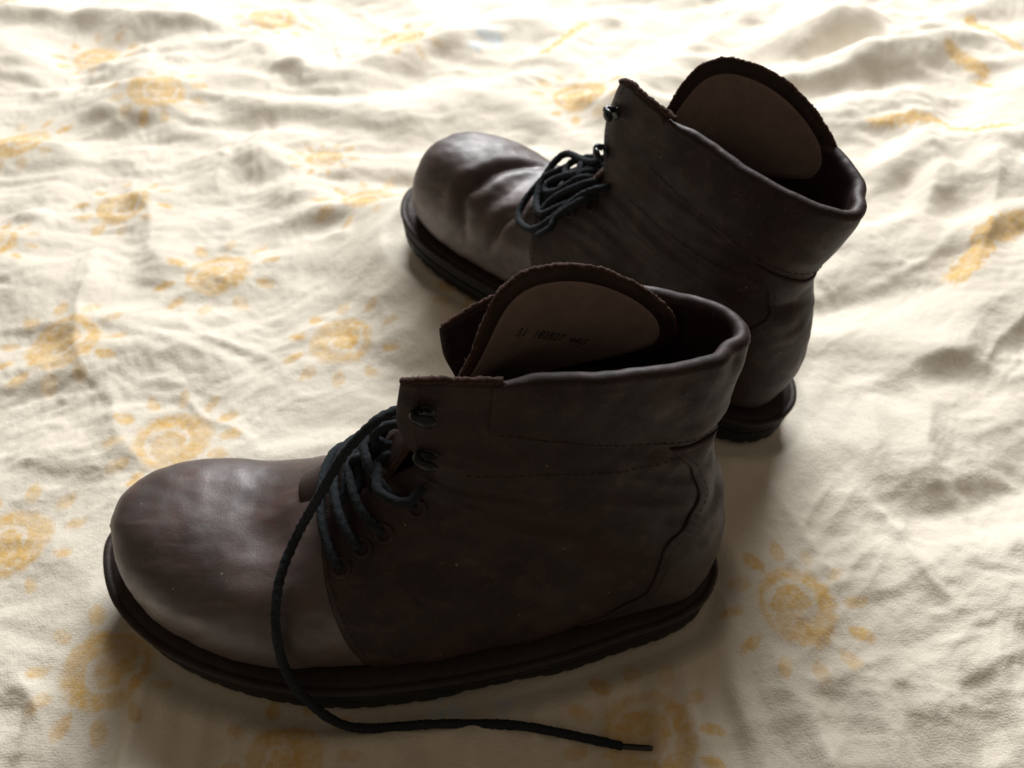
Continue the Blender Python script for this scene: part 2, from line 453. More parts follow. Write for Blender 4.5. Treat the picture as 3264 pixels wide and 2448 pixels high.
def crumple_cloth(n=160, size=1.4, scale=10.0, frames=45):
    """let a slightly oversized cloth settle on a flat bed and return its relief (m)"""
    S = size*scale
    xs = np.linspace(-S/2, S/2, n)
    X, Y = np.meshgrid(xs, xs)
    g = np.random.default_rng(5)
    def soft(k, sd):
        q = np.random.default_rng(sd); a = q.normal(size=(k + 3, k + 3))
        t = np.linspace(0, k, n); i = np.floor(t).astype(int); f = t - i; f = f*f*(3 - 2*f)
        r = a[i]*(1 - f)[:, None] + a[i+1]*f[:, None]
        return r[:, i]*(1 - f) + r[:, i+1]*f
    Z = 0.05 + 0.10*np.abs(soft(16, 5)) + 0.05*np.abs(soft(45, 6))
    J = 0.12*S/n
    X = X + g.normal(size=X.shape)*J; Y = Y + g.normal(size=X.shape)*J
    q = grid_faces(n, n)
    r = g.random(len(q)) < 0.5
    T = np.where(r[:, None], q[:, [0, 1, 2]], q[:, [0, 1, 3]]); T2 = np.where(r[:, None], q[:, [0, 2, 3]], q[:, [1, 2, 3]])
    o = mesh_obj('cloth_relief', np.stack([X, Y, Z], -1), np.vstack([T, T2]), [], smooth=False)
    idx = np.arange(n*n).reshape(n, n)
    o.vertex_groups.new(name='pin').add([int(k) for k in set(np.r_[idx[0], idx[-1], idx[:, 0], idx[:, -1]])], 1.0, 'REPLACE')
    md = o.modifiers.new('cloth', 'CLOTH'); c = md.settings
    c.quality = 4; c.mass = 0.3; c.tension_stiffness = 8; c.compression_stiffness = 8; c.shear_stiffness = 3; c.bending_stiffness = 8
    c.shrink_min = c.shrink_max = -0.03; c.air_damping = 1.5; c.vertex_group_mass = 'pin'; c.pin_stiffness = 1
    c.effector_weights.gravity = 0.4
    md.collision_settings.distance_min = 0.01
    f = mesh_obj('cloth_floor', [(-S, -S, 0), (S, -S, 0), (S, S, 0), (-S, S, 0)], [(0, 1, 2, 3)], [])
    f.modifiers.new('collision', 'COLLISION'); f.collision.thickness_outer = 0.01; f.collision.cloth_friction = 20
    md.point_cache.frame_start = 1; md.point_cache.frame_end = frames
    for fr in range(1, frames + 1): sc.frame_set(fr)
    e = o.evaluated_get(bpy.context.evaluated_depsgraph_get())
    me = e.to_mesh(); P = np.empty(n*n*3, np.float32); me.vertices.foreach_get('co', P); e.to_mesh_clear()
    for ob in (o, f):
        me = ob.data; bpy.data.objects.remove(ob); bpy.data.meshes.remove(me)
    sc.frame_set(1)
    Z = P.reshape(n, n, 3)[..., 2].astype(float)/scale
    for ax in (0, 1):
        Z = (np.roll(Z, 1, ax) + 4*Z + np.roll(Z, -1, ax))/6
    Z[0], Z[-1], Z[:, 0], Z[:, -1] = Z[1], Z[-2], Z[:, 1], Z[:, -2]
    return Z

def sample_relief(Z, x, y, size=1.4):
    n = Z.shape[0]
    def fold_idx(v):
        v = np.abs(((v/size) % 2.0)); v = np.where(v > 1, 2 - v, v); return np.clip(v*(n - 1), 1.001, n - 3.001)
    fx, fy = fold_idx(x), fold_idx(y)
    i, j = np.floor(fy).astype(int), np.floor(fx).astype(int); t, u = fy - i, fx - j
    def w(t): return [-.5*t**3 + t**2 - .5*t, 1.5*t**3 - 2.5*t**2 + 1, -1.5*t**3 + 2*t**2 + .5*t, .5*t**3 - .5*t**2]
    wi, wj = w(t), w(u); out = 0
    for a in range(4):
        for b_ in range(4):
            out = out + wi[a]*wj[b_]*Z[i + a - 1, j + b_ - 1]
    return out

def build_bedspread():
    nr, nc = 640, 860
    t = np.linspace(0, 1, nr)
    ys = -0.10 + 0.60*t + 1.30*t**2.6
    a = np.linspace(-1, 1, nc)
    Y = np.repeat(ys[:, None], nc, 1)
    X = a[None]*(GRID_A + GRID_B*np.clip(Y, 0, None))
    # domain warp
    wx = 0.016*noise2(X*7, Y*7, 1) + 0.012*noise2(X*21, Y*21, 2)
    wy = 0.016*noise2(X*7, Y*7, 3) + 0.012*noise2(X*21, Y*21, 4)
    x, y = X + wx, Y + wy
    right = sstep(0.10, 0.45, X + 0.15*(Y - 0.5))
    far = sstep(0.35, 0.9, Y)
    front = 1 - sstep(0.12, 0.26, Y)
    H = 0.010*noise2(X*3.2, Y*3.2, 6)*(0.4 + 0.6*far)
    def ridged(xx, yy, s, e=0.06):
        n = noise2(xx, yy, s); return 1 - np.sqrt(n*n + e*e)/0.6
    ang = 0.35*right
    xr = x*np.cos(ang) + y*np.sin(ang); yr = -x*np.sin(ang) + y*np.cos(ang)
    H += (0.0012 + 0.0018*right + 0.001*far)*ridged(xr*8, yr*15, 7, 0.12)
    Zc = crumple_cloth()
    calm = 1 - 0.45*(1 - sstep(0.06, 0.16, np.hypot((X + 0.20)*0.8, Y - 0.36)))
    H += (0.60 + 0.26*right)*calm*sample_relief(Zc, (X + 0.92)/1.32, Y + 0.14 - 0.30*right*(X - 0.10))
    H += 0.40*calm*sample_relief(Zc, X*0.95 + 0.52, Y*1.9 + 0.21 - 0.7*right*(X - 0.1))*sstep(-0.25, 0.45, noise2(X*4.5, Y*4.5, 18))
    H += 0.10*sample_relief(Zc, X*2.6 + 0.15 + Y*0.4, Y*4.2 + 0.42 - X*0.4)*sstep(-0.2, 0.5, noise2(X*7, Y*7, 19))
    H += 0.0010*ridged(x*34, y*62, 9, 0.07)*(0.35 + 0.65*sstep(-0.3, 0.4, noise2(X*6, Y*6, 10)))
    H += 0.0008*ridged(x*75, y*120, 12, 0.08)*(0.4 + 0.6*sstep(-0.2, 0.4, noise2(X*9, Y*9, 17)))
    H += 0.0003*noise2(x*170, y*220, 13) + 0.00006*noise2(X*420, Y*460, 14)
    H -= H.mean()
    H *= 1 - 0.55*front
    # pull folds running away from the viewer under and in front of the near boot
    # named folds, laid out where they lie on the bed
    fold(X, Y, H, [(-40, 40), (120, 55), (260, 52), (400, 62), (500, 92)], 0.030, 0.022, 0.05)
    fold(X, Y, 0.85, H, [(250, 205), (380, 205), (500, 212), (600, 232)], 0.014, 0.013, 0.03)
    fold(X, Y, H, [(330, 250), (460, 262), (600, 262)], -0.006, 0.012)
    fold(X, Y, 0.85, H, [(660, 160), (740, 172), (820, 140), (930, 100), (1060, 78), (1150, 70)], 0.022, 0.016, 0.04)
    fold(X, Y, H, [(560, 140), (640, 160), (700, 180)], 0.012, 0.014, 0.03)
    fold(X, Y, H, [(700, 205), (760, 208), (850, 180), (960, 140)], -0.008, 0.014)
    fold(X, Y, H, [(-20, 310), (80, 305), (190, 325)], 0.012, 0.012, 0.03)
    fold(X, Y, H, [(285, 360), (310, 430), (335, 520), (350, 580)], 0.007, 0.010, 0.012)
    fold(X, Y, H, [(190, 520), (178, 640), (170, 760), (200, 840)], 0.007, 0.009, 0.010)
    fold(X, Y, H, [(215, 840), (262, 905), (300, 965), (345, 1010)], 0.007, 0.009, 0.012)
    fold(X, Y, H, [(60, 1165), (140, 1210), (215, 1275), (300, 1330)], 0.006, 0.010, 0.014)
    fold(X, Y, H, [(-10, 1440), (45, 1500), (85, 1580), (100, 1700)], 0.007, 0.009, 0.012)
    fold(X, Y, H, [(560, 985), (680, 978), (780, 955), (850, 950)], 0.008, 0.008, 0.015)
    fold(X, Y, 0.85, H, [(1740, 850), (1830, 842), (1900, 830), (1990, 792), (2100, 780), (2230, 800)], 0.012, 0.010, 0.022)
    fold(X, Y, H, [(1850, 835), (1880, 900), (1885, 980), (1900, 1050)], 0.008, 0.010)
    fold(X, Y, H, [(1980, 800), (2000, 880), (1990, 980), (2020, 1100)], 0.007, 0.010)
    fold(X, Y, H, [(1860, 1080), (1930, 1160), (1990, 1240), (2060, 1330)], 0.006, 0.007)
    fold(X, Y, H, [(1610, 990), (1680, 1060), (1740, 1160), (1800, 1300)], 0.004, 0.008)
    fold(X, Y, 0.85, H, [(1300, 260), (1420, 165), (1560, 70), (1650, 20)], 0.012, 0.018, 0.03)
    fold(X, Y, 0.85, H, [(1560, 110), (1680, 100), (1840, 60), (1990, 10)], 0.020, 0.018, 0.04)
    fold(X, Y, 0.85, H, [(1640, 180), (1760, 190), (1900, 150), (2060, 100), (2230, 80)], 0.018, 0.016, 0.035)
    fold(X, Y, 0.85, H, [(1840, 400), (1960, 360), (2060, 330), (2220, 330)], 0.014, 0.016, 0.03)
    fold(X, Y, 0.85, H, [(1960, 250), (1990, 330), (2000, 420), (1980, 520)], 0.012, 0.016)
    fold(X, Y, 0.85, H, [(2080, 640), (2110, 560), (2140, 450), (2130, 350)], 0.014, 0.018)
    fold(X, Y, H, [(1830, 640), (1920, 610), (2010, 560), (2080, 480)], 0.008, 0.012)
    # many small creases
    gc = np.random.default_rng(23)
    for k in range(380):
        ya = 0.12 + 1.0*gc.random()**1.5; xa = gc.uniform(-1, 1)*(0.22 + 0.62*ya)
        rgt = float(np.clip((xa + 0.05)/0.3, 0, 1))
        th = gc.normal(0.0, 0.45) + 0.5*rgt
        ln = (0.016 + 0.085*gc.random()**1.8)*(1 + 0.5*ya); n5 = 6
        if gc.random() < 0.14: th += 1.4
        t5 = np.linspace(-0.5, 0.5, n5)
        bend = gc.normal(0, 0.25)
        pts = np.stack([xa + ln*(t5*np.cos(th) - bend*(t5**2 - 0.12)*np.sin(th)), ya + ln*(t5*np.sin(th) + bend*(t5**2 - 0.12)*np.cos(th))], 1)
        pts += gc.normal(0, 0.0016 + 0.0012*ya, pts.shape)
        if ya < 0.19 and -0.20 < xa < 0.10: continue
        w_ = (0.0014 + 0.0038*gc.random()**1.6)*(1 + 0.7*ya)
        fold_w(X, Y, H, pts, gc.choice([1.0, 1.0, -0.8])*w_*gc.uniform(0.18, 0.50), w_, w_*gc.uniform(1.2, 3.0))
    # fans of sharp, nearly parallel creases where the cotton was crushed
    for k in range(150):
        ya = 0.13 + 0.95*gc.random()**1.35; xa = gc.uniform(-1, 1)*(0.20 + 0.60*ya)
        if ya < 0.18 and -0.22 < xa < 0.10: continue
        rgt = float(np.clip((xa + 0.05)/0.3, 0, 1))
        th = gc.normal(0.05, 0.42) + 0.45*rgt + (1.3 if gc.random() < 0.16 else 0)
        m_ = int(gc.integers(3, 9)); sp_ = gc.uniform(0.005, 0.012)*(1 + 0.7*ya); bend = gc.normal(0, 0.22); spread = gc.normal(0, 0.07)
        for c_ in range(m_):
            ln = gc.uniform(0.03, 0.10)*(1 + 0.6*ya); t5 = np.linspace(-0.5, 0.5, 7); th2 = th + spread*(c_ - m_/2)*0.4
            off_ = (c_ - m_/2)*sp_*gc.uniform(0.75, 1.25); sh = gc.normal(0, 0.2)*ln
            u5 = ln*t5 + sh; v5 = off_ + ln*bend*(t5**2 - 0.12)
            pts = np.stack([xa + u5*np.cos(th2) - v5*np.sin(th2), ya + u5*np.sin(th2) + v5*np.cos(th2)], 1) + gc.normal(0, 0.0007*(1 + ya), (7, 2))
            w_ = gc.uniform(0.0016, 0.0034)*(1 + 0.7*ya)
            fold_w(X, Y, H, pts, (1 if gc.random() < 0.75 else -0.8)*w_*gc.uniform(0.22, 0.50), w_, w_*gc.uniform(1.0, 2.2), 1.05)
    # the cloth gives way under the soles and swells a little round them
    for S_ in (NEAR, FAR):
        lat = 1 if S_ is NEAR else -1
        Mi = np.array(S_['M'].inverted()); Mf = np.array(S_['M'])
        lx = Mi[0, 0]*X + Mi[0, 1]*Y + Mi[0, 3]; ly = Mi[1, 0]*X + Mi[1, 1]*Y + Mi[1, 3]
        O = sole_outline(lat, 120)
        near = (lx > -0.15) & (lx < 0.46) & (np.abs(ly) < 0.22)
        P = np.stack([lx[near], ly[near]], -1)
        d, _ = poly_dist(P, np.vstack([O, O[:1]]))
        ins = np.zeros(len(P), bool)
        xs, ysn = O[:, 0], O[:, 1]
        x2, y2 = np.roll(xs, -1), np.roll(ysn, -1)
        for i in range(len(O)):
            c = ((ysn[i] > P[:, 1]) != (y2[i] > P[:, 1])) & (P[:, 0] < (x2[i]-xs[i])*(P[:, 1]-ysn[i])/(y2[i]-ysn[i]+1e-12)+xs[i])
            ins ^= c
        sd = np.where(ins, -d, d)
        w = 1 - sstep(0.0, 0.075, sd)
        plane = Mf[2, 0]*P[:, 0] + Mf[2, 3]
        hh = H[near]
        press = plane + np.where(sd < 0, -0.004, -0.004 + 0.0085*sstep(0.0, 0.016, sd))
        hh = hh*(1 - w*0.85) + press*w
        hh = np.where(sd < 0.002, np.minimum(hh, plane + 0.002 - 0.006*sstep(0.0, 0.010, -sd)), hh)
        if S_ is NEAR:      # tension folds running from under the sole towards the viewer
            ly_ = P[:, 1]; xx = P[:, 0]
            pf = noise2(xx*46 + 1.2*noise2(xx*9, ly_*9, 15), ly_*5.0, 16) + 0.5*noise2(xx*95, ly_*8.0, 27)
            hh = hh + 0.0062*pf*sstep(0.004, 0.022, sd)*sstep(0.03, 0.07, ly_)*(1 - sstep(0.30, 0.36, xx))
        else:
            pf = noise2(P[:, 0]*60, P[:, 1]*12.0, 28)
            hh = hh + 0.0016*pf*sstep(0.002, 0.012, sd)*(1 - sstep(0.03, 0.06, sd))
        H[near] = hh
    V = np.stack([X, Y, H], -1)
    SHEET['ys'], SHEET['H'] = ys, H
    # print masks
    R = np.zeros(X.shape, np.float32); Bm = np.zeros(X.shape, np.float32)
    ex = 0.0030*noise2(X*260, Y*260, 21) + 0.0022*noise2(X*120, Y*120, 22)
    g = np.random.default_rng(5)
    for (px, py, rp) in SUNS:
        cx, cy = px_ground(px, py)
        ex2, _ = px_ground(px + rp, py)
        Rr = float(np.clip((ex2 - cx)*1.12, 0.031, 0.047))
        m = (np.abs(X - cx) < 1.3*Rr) & (np.abs(Y - cy) < 1.3*Rr)
        if not m.any(): continue
        dx, dy = X[m] - cx, Y[m] - cy
        r = np.hypot(dx, dy) + ex[m]*0.55; th = np.arctan2(dy, dx)
        rot = g.uniform(0, 6.28); nray = int(g.integers(10, 13))
        rr = r/Rr
        disc = 1 - sstep(0.49, 0.60, rr)
        # pale brush line spiralling inside the disc
        spi = np.abs(((rr*2.6 - (th + rot)/(2*np.pi)) % 1.0) - 0.5)
        line = (1 - sstep(0.07, 0.14, spi))*sstep(0.08, 0.16, rr)*(1 - sstep(0.40, 0.46, rr))
        disc = disc*(1 - 0.8*line)
        k = (th + rot)*nray/(2*np.pi); ki = np.round(k)
        jit = 0.07*np.sin(ki*12.9 + rot*7)
        da = (k - ki)*2*np.pi/nray*r
        rl = (r - (0.84 + jit)*Rr)/(0.165*Rr)
        ray = 1 - sstep(0.80, 1.18, np.sqrt(rl**2 + (da/((0.095 + 0.02*np.sin(ki*5.3 + rot))*Rr))**2))
        ray = ray*(0.78 + 0.22*np.sin(ki*7.7 + rot*3))
        fade = 0.70 + 0.30*sstep(-0.40, 0.20, noise2(X[m]*48, Y[m]*48, 24) + 0.35*noise2(X[m]*150, Y[m]*150, 25))
        R[m] = np.maximum(R[m], np.maximum(disc, ray)*fade)
    for (p0, p1, wp) in STROKES:
        a0 = np.array(px_ground(*p0)); a1 = np.array(px_ground(*p1))
        wv_ = px_ground(p0[0] + wp, p0[1])[0] - a0[0]
        m = (X > min(a0[0], a1[0]) - 3*wv_) & (X < max(a0[0], a1[0]) + 3*wv_) & (Y > min(a0[1], a1[1]) - 3*wv_) & (Y < max(a0[1], a1[1]) + 3*wv_)
        if not m.any(): continue
        d, f = poly_dist(np.stack([X[m], Y[m]], -1), [a0, a1])
        d = d + ex[m]*1.4
        R[m] = np.maximum(R[m], 1 - sstep(0.9, 1.15, d/wv_))
    for (px, py, rp) in BLUES:
        cx, cy = px_ground(px, py); rr = px_ground(px + rp, py)[0] - cx
        d = np.hypot(X - cx, (Y - cy)*0.9) + ex*1.2
        Bm = np.maximum(Bm, (1 - sstep(0.8, 1.15, d/rr)).astype(np.float32))
    o = mesh_obj('bedspread', V, grid_faces(nr, nc), M['cotton'])
    ca = o.data.color_attributes.new('print', 'FLOAT_COLOR', 'POINT')
    cols = np.stack([R.ravel(), np.zeros(R.size), Bm.ravel(), np.ones(R.size)], -1).astype(np.float32)
    ca.data.foreach_set('color', cols.ravel())
    o['label'] = 'rumpled cream cotton bedspread printed with yellow suns, lying under both boots'
    o['category'] = 'bedspread'
    return o
build_bedspread()

# ------------------------------------------------------------------ boots
NU, NVH = 300, 110          # sections along the boot, points per half ring
U_FOOT = 0.42               # u at which the sections start to fan round the ankle

class Boot:
    def __init__(self, lat, keys, grooves):
        self.lat = lat
        O = inset(sole_outline(1, 600), 0.0052)
        O[:, 0] -= 0.0062*np.clip((O[:, 0] - 0.21)/0.09, 0, 1)**2
        lo = O[O[:, 1] >= 0.001]; me = O[O[:, 1] < 0.001]
        lo = lo[np.argsort(lo[:, 0])]; me = me[np.argsort(me[:, 0])]
        self.xt = O[:, 0].max()
        self.x0 = 0.20
        S = np.zeros((NU, 2*NVH - 1, 3))
        us = np.linspace(0, 1, NU)
        K = np.array([k for k in keys], float); K[:, 2] += 0.004*np.clip(1 - K[:, 2]/0.07, 0, 1)    # columns: Tx Tz Bx Bz wl wm cT cB m nl nm n2
        ki = np.linspace(0, 1, len(K))
        for i, u in enumerate(us):
            if u < U_FOOT:
                q = u/U_FOOT
                x = self.xt - (self.xt - self.x0)*(q**1.9*0.999 + 0.001*q)
                yl = np.interp(x, lo[:, 0], lo[:, 1]); ym = np.interp(x, me[:, 0], me[:, 1])
                tipd = max(self.xt - x, 0)
                cy = 0.001*min(1, max(0, (x - 0.24)/0.06)) if x > 0.24 else 0.0
                wl, wm = yl - cy, cy - ym
                top = pchip([0.19, 0.210, 0.228, 0.246, 0.262, 0.274, 0.2835, 0.2895, self.xt], self.toe_top + [0.043], x)
                bot = 0.0205 + 0.018*(max(0, 1 - tipd/0.012))**2
                T = (x, top); B = (x, bot)
                wl, wm = max(wl, 1e-5), max(wm, 1e-5)
                c0 = c1 = cy; mm = 0.74; nl = nm = 2.35; n2 = 4.0
                if tipd < 0.05:
                    n2 = 2.6 + 1.4*tipd/0.05
            else:
                q = (u - U_FOOT)/(1 - U_FOOT)
                r = [pchip(ki, K[:, j], q) for j in range(K.shape[1])]
                T = (r[0], r[1]); B = (r[2], r[3]); wl, wm, c0, c1, mm, nl, nm, n2 = r[4:12]
            for side, w, n1 in ((1, wl, nl), (-1, wm, nm)):
                a = np.linspace(0, np.pi/2, 60)
                s1 = mm*(1 - np.cos(a)**(2/n1)); w1 = np.sin(a)**(2/n1)
                s2 = mm + (1 - mm)*np.sin(a)**(2/n2); w2 = np.cos(a)**(2/n2)
                s = np.r_[s1, s2[1:]]; ww = np.r_[w1, w2[1:]]
                yc = c0 + (c1 - c0)*s
                P = np.stack([T[0] + (B[0]-T[0])*s, yc + side*w*ww, T[1] + (B[1]-T[1])*s], -1)
                P = resample(P, NVH)
                if side > 0: S[i, NVH-1:] = P
                else: S[i, :NVH] = P[::-1]
        c_ = int(U_FOOT*(NU - 1)); R_ = 26        # blend the forefoot into the ankle sections
        for _ in range(60):
            a_ = S[c_ - R_:c_ + R_].copy()
            S[c_ - R_ + 1:c_ + R_ - 1] = 0.25*a_[:-2] + 0.5*a_[1:-1] + 0.25*a_[2:]
        S[..., 1] *= lat                      # lateral side
        self.raw = S
        n = normals_of(S)
        # outward: away from the ring centre
        c = S.mean(1, keepdims=True)
        if np.mean(np.einsum('ijk,ijk->ij', n, S - c)) < 0: n = -n
        for i_ in range(10):
            f_ = max(0, 1 - i_/9.0); n[i_] = n[i_]*(1 - f_) + np.array([1.0, 0, 0])*f_
        D = np.zeros(S.shape[:2])
        for (line, depth, w, kind) in grooves:
            L = catmull(np.array(line, float), 30)
            if L.shape[1] == 2:
                Q2 = S[..., :2]
                d, f = poly_dist(Q2, L)
                top = sstep(0.036, 0.052, S[..., 2])
            else:
                d, f = poly_dist(S, L); top = 1.0
            tap = top*np.sin(np.pi*np.clip(f, 0.06, 0.94))**0.7
            if kind == 'groove':              # crease with a soft swollen lip on both sides
                D += tap*depth*(-np.exp(-(d/w)**1.5) + 0.28*np.exp(-((d - 2.4*w)/(1.5*w))**2))
            else:
                D += tap*depth*np.exp(-(d/w)**2)
        # slack ankle leather: shallow folds running round the shaft
        ank = sstep(0.055, 0.085, S[..., 2])*(1 - sstep(0.125, 0.150, S[..., 2]))*(1 - sstep(0.13, 0.16, S[..., 0]))
        qa = S[..., 0]*11 + S[..., 1]*7; qz = S[..., 2]*62 + 1.3*noise2(S[..., 0]*16, S[..., 1]*16, 61)
        D += ank*0.0013*(1 - 2.2*np.sqrt(noise2(qa, qz, 62 + int(lat))**2 + 0.01))
        # gentle overall unevenness
        D += 0.0007*noise2(S[..., 0]*40 + S[..., 2]*23, S[..., 1]*40 - S[..., 2]*31, 31 + int(lat))
        D += 0.0003*noise2(S[..., 0]*120 + S[..., 2]*80, S[..., 1]*130 - S[..., 2]*90, 33)
        D *= sstep(0.01, 0.06, us)[:, None]
        self.G = S + n*D[..., None]
        for _ in range(3): self.G[:4] = (self.G[:4] + 3*self.G[:4].mean(1, keepdims=True)*np.array([1, 0, 0]) + 3*self.G[:4]*np.array([0, 1, 1]))/np.array([4, 4, 4])
        n = normals_of(self.G)
        if np.mean(np.einsum('ijk,ijk->ij', n, self.G - c)) < 0: n = -n
        for i_ in range(10):
            f_ = max(0, 1 - i_/9.0); n[i_] = n[i_]*(1 - f_) + np.array([1.0, 0, 0])*f_
        self.Nm = n
    def ev(self, u, v, off=0.0):
        """u in [0,1] toe->collar; v in [-1,1]: 0 front/top ridge, +1/-1 bottom/back; v>0 lateral side"""
        v = np.where(v > 1, v - 2, v); v = np.where(v < -1, v + 2, v)
        fu = np.clip(u, 0, 1)*(NU - 1); fv = (np.clip(v, -1, 1) + 1)/2*(2*NVH - 2)
        i = np.clip(np.floor(fu).astype(int), 0, NU - 2); j = np.clip(np.floor(fv).astype(int), 0, 2*NVH - 3)
        a = (fu - i)[..., None]; b = (fv - j)[..., None]
        def bl(A): return (A[i, j]*(1-a) + A[i+1, j]*a)*(1-b) + (A[i, j+1]*(1-a) + A[i+1, j+1]*a)*b
        P = bl(self.G); n = bl(self.Nm); n = n/np.maximum(np.linalg.norm(n, axis=-1, keepdims=True), 1e-9)
        off = np.asarray(off, float)
        return P + n*(off[..., None] if off.ndim else off), n

def edge_taper(nu, nv, lo=0.3, sides=(1, 1, 1, 1), k=2):
    t = np.ones((nu, nv))
    f = np.linspace(lo, 1, k + 1)[:-1]
    for q in range(k):
        if sides[0]: t[q, :] = np.minimum(t[q, :], f[q])
        if sides[1]: t[-1-q, :] = np.minimum(t[-1-q, :], f[q])
        if sides[2]: t[:, q] = np.minimum(t[:, q], f[q])
        if sides[3]: t[:, -1-q] = np.minimum(t[:, -1-q], f[q])
    return t

def frame_at(P, n, up):
    n = n/np.linalg.norm(n); x = up - n*(up @ n); x /= np.linalg.norm(x); y = np.cross(n, x)
    return lambda V: P + np.outer(V[:, 0], x) + np.outer(V[:, 1], y) + np.outer(V[:, 2], n)

def build_boot(name, S_, lat, cfg):
    root = bpy.data.objects.new(name, None); COL.objects.link(root)
    root.empty_display_size = 0.05
    root.matrix_world = S_['M']
    root['label'] = cfg['label']; root['category'] = 'boot'; root['group'] = 'pair of worn brown lace-up boots'
    Boot.toe_top = cfg['toe_top']
    B = Boot(lat, cfg['keys'], cfg['grooves'])
    B.cfg = cfg
    UQ = cfg['uq']                      # u of the front edge of the quarters (throat)
    gap = cfg['gap']                    # (u knots, lateral gap, medial gap)
    gl = lambda u: pchip(gap[0], gap[1], u)
    gm = lambda u: pchip(gap[0], gap[2], u)
    def add(nm, V, F, mat, parent=root, **kw):
        return mesh_obj(nm, toe_spring(np.asarray(V).reshape(-1, 3)), F, mat, parent, **kw)

    # vamp: toe and forefoot, runs back under the quarters, ends in the throat
    nu, nv = 150, 200
    uu = np.linspace(0, UQ + 0.072, nu)[:, None]*np.ones((1, nv)); vv = np.linspace(-1, 1, nv)[None]*np.ones((nu, 1))
    uu = np.where(np.abs(vv) < 0.03 + 0.9*np.clip(uu - UQ - 0.02, 0, 1), np.minimum(uu, UQ + 0.020), uu)
    uu = np.maximum(uu, 0.004)
    Po, _ = B.ev(uu, vv, 0.0); Pi, _ = B.ev(uu, vv, -0.0022*sstep(0.02, 0.08, uu))
    V, F = shell(Po, Pi); add('vamp', V, F, M['leather'])

    # quarters: lateral and medial sides, from the throat round the ankle to the back seam
    quarters = []
    for sgn in (1, -1):
        nu, nv = 170, 110
        s = np.linspace(0, 1, nu)[:, None]*np.ones((1, nv)); q = np.linspace(0, 1, nv)[None]*np.ones((nu, 1))
        g = gl if sgn > 0 else gm
        ufront = UQ + 0.036*sstep(0.0, 0.10, q) - 0.012*q
        umax = 1.0 - cfg['corner'][0 if sgn > 0 else 1]*np.clip(1 - q/(0.10 if cfg['corner'][0 if sgn > 0 else 1] < 0.045 else 0.42), 0, 1)**2.2
        vcl = cfg['collar_v'][0 if sgn > 0 else 1]; vq = 0.17 + 0.83*q
        umax = umax - 0.013*sstep(vcl + 0.015, vcl + 0.07, vq)
        ufront = ufront + 0.030*np.clip(1 - q/0.10, 0, 1)**2
        uu = ufront + (umax - ufront)*s
        g0 = g(uu)
        vv = g0 + (1 - g0)*q
        rough = 0.0
        tp = edge_taper(nu, nv, 0.15, (1, 1, 1, 0), 2)
        Po, n_ = B.ev(uu, sgn*vv, 0.0012*tp); Pi, _ = B.ev(uu, sgn*vv, -0.0014*tp - 0.0002)
        # lift of the loose front flap
        V, F = shell(Po, Pi)
        if sgn < 0: F = F[:, ::-1]
        if lat < 0: F = F[:, ::-1]
        o = add('quarter', V, F, M['leather_dark'])
        if sgn > 0: quarters.append(o)

    # rough raw top edge of the front flap on each side
    for sgn in (1, -1):
        g = gl if sgn > 0 else gm
        v0 = float(g(np.array([1.0]))[0]); v1 = cfg['collar_v'][0 if sgn > 0 else 1] + 0.02
        n = 90
        q = np.linspace(0.0, 1, n); vv = v0 + (v1 - v0)*q
        qq = (vv - v0)/(1 - v0)
        uu = 1.0 - cfg['corner'][0 if sgn > 0 else 1]*np.clip(1 - qq/(0.10 if cfg['corner'][0 if sgn > 0 else 1] < 0.045 else 0.42), 0, 1)**2.2
        P, _ = B.ev(uu, sgn*vv, 0.0)
        gg = np.random.default_rng(4)
        P[:, 2] += 0.0006
        add('raw_edge', *raw_edge(P, 0.0014, 3), M['raw_edge'])

    # heel counter patch round the back
    nu, nv = 70, 120
    s = np.linspace(0, 1, nu)[:, None]*np.ones((1, nv)); q = np.linspace(-1, 1, nv)[None]*np.ones((nu, 1))
    vedge = lambda u: pchip([0.55, 0.60, 0.64, 0.70, 0.749, 0.809, 0.836, 0.863, 0.886, 0.90], [0.80, 0.76, 0.734, 0.722, 0.725, 0.822, 0.866, 0.866, 0.82, 0.79], u)
    uu = 0.55 + (0.895 - 0.55)*s
    vv = 1 + q*(1 - vedge(uu))
    tp = edge_taper(nu, nv, 0.75, (0, 1, 1, 1), 2)
    Po, _ = B.ev(uu, vv, 0.0014 + 0.0008*tp); Pi, _ = B.ev(uu, vv, 0.0008)
    V, F = shell(Po, Pi)
    if lat < 0: F = F[:, ::-1]
    add('heel_counter', V, F, M['leather_dark'])

    # padded collar rolled over the top edge
    vl, vm = cfg['collar_v']
    nw, nq = 220, 44
    w = np.linspace(vl, 2 - vm, nw)
    q = np.linspace(0, 1, nq)
    drop = cfg['collar_drop']
    Pr, nr_ = B.ev(np.full(nw, 0.991), w, 0.0)
    Pd, _ = B.ev(np.full(nw, 0.976), w, 0.0)
    upv = Pr - Pd; upv /= np.linalg.norm(upv, axis=1, keepdims=True)
    G = np.zeros((nw, nq, 3))
    rollr = cfg['roll']
    crm = 1 + 0.10*noise2(w*9, w*0, 41) + 0.03*noise2(w*45, w*0, 42)
    ends = np.minimum(1, np.minimum(np.arange(nw), np.arange(nw)[::-1])/16.0)
    ends = 0.12 + 0.88*ends*ends*(3 - 2*ends)
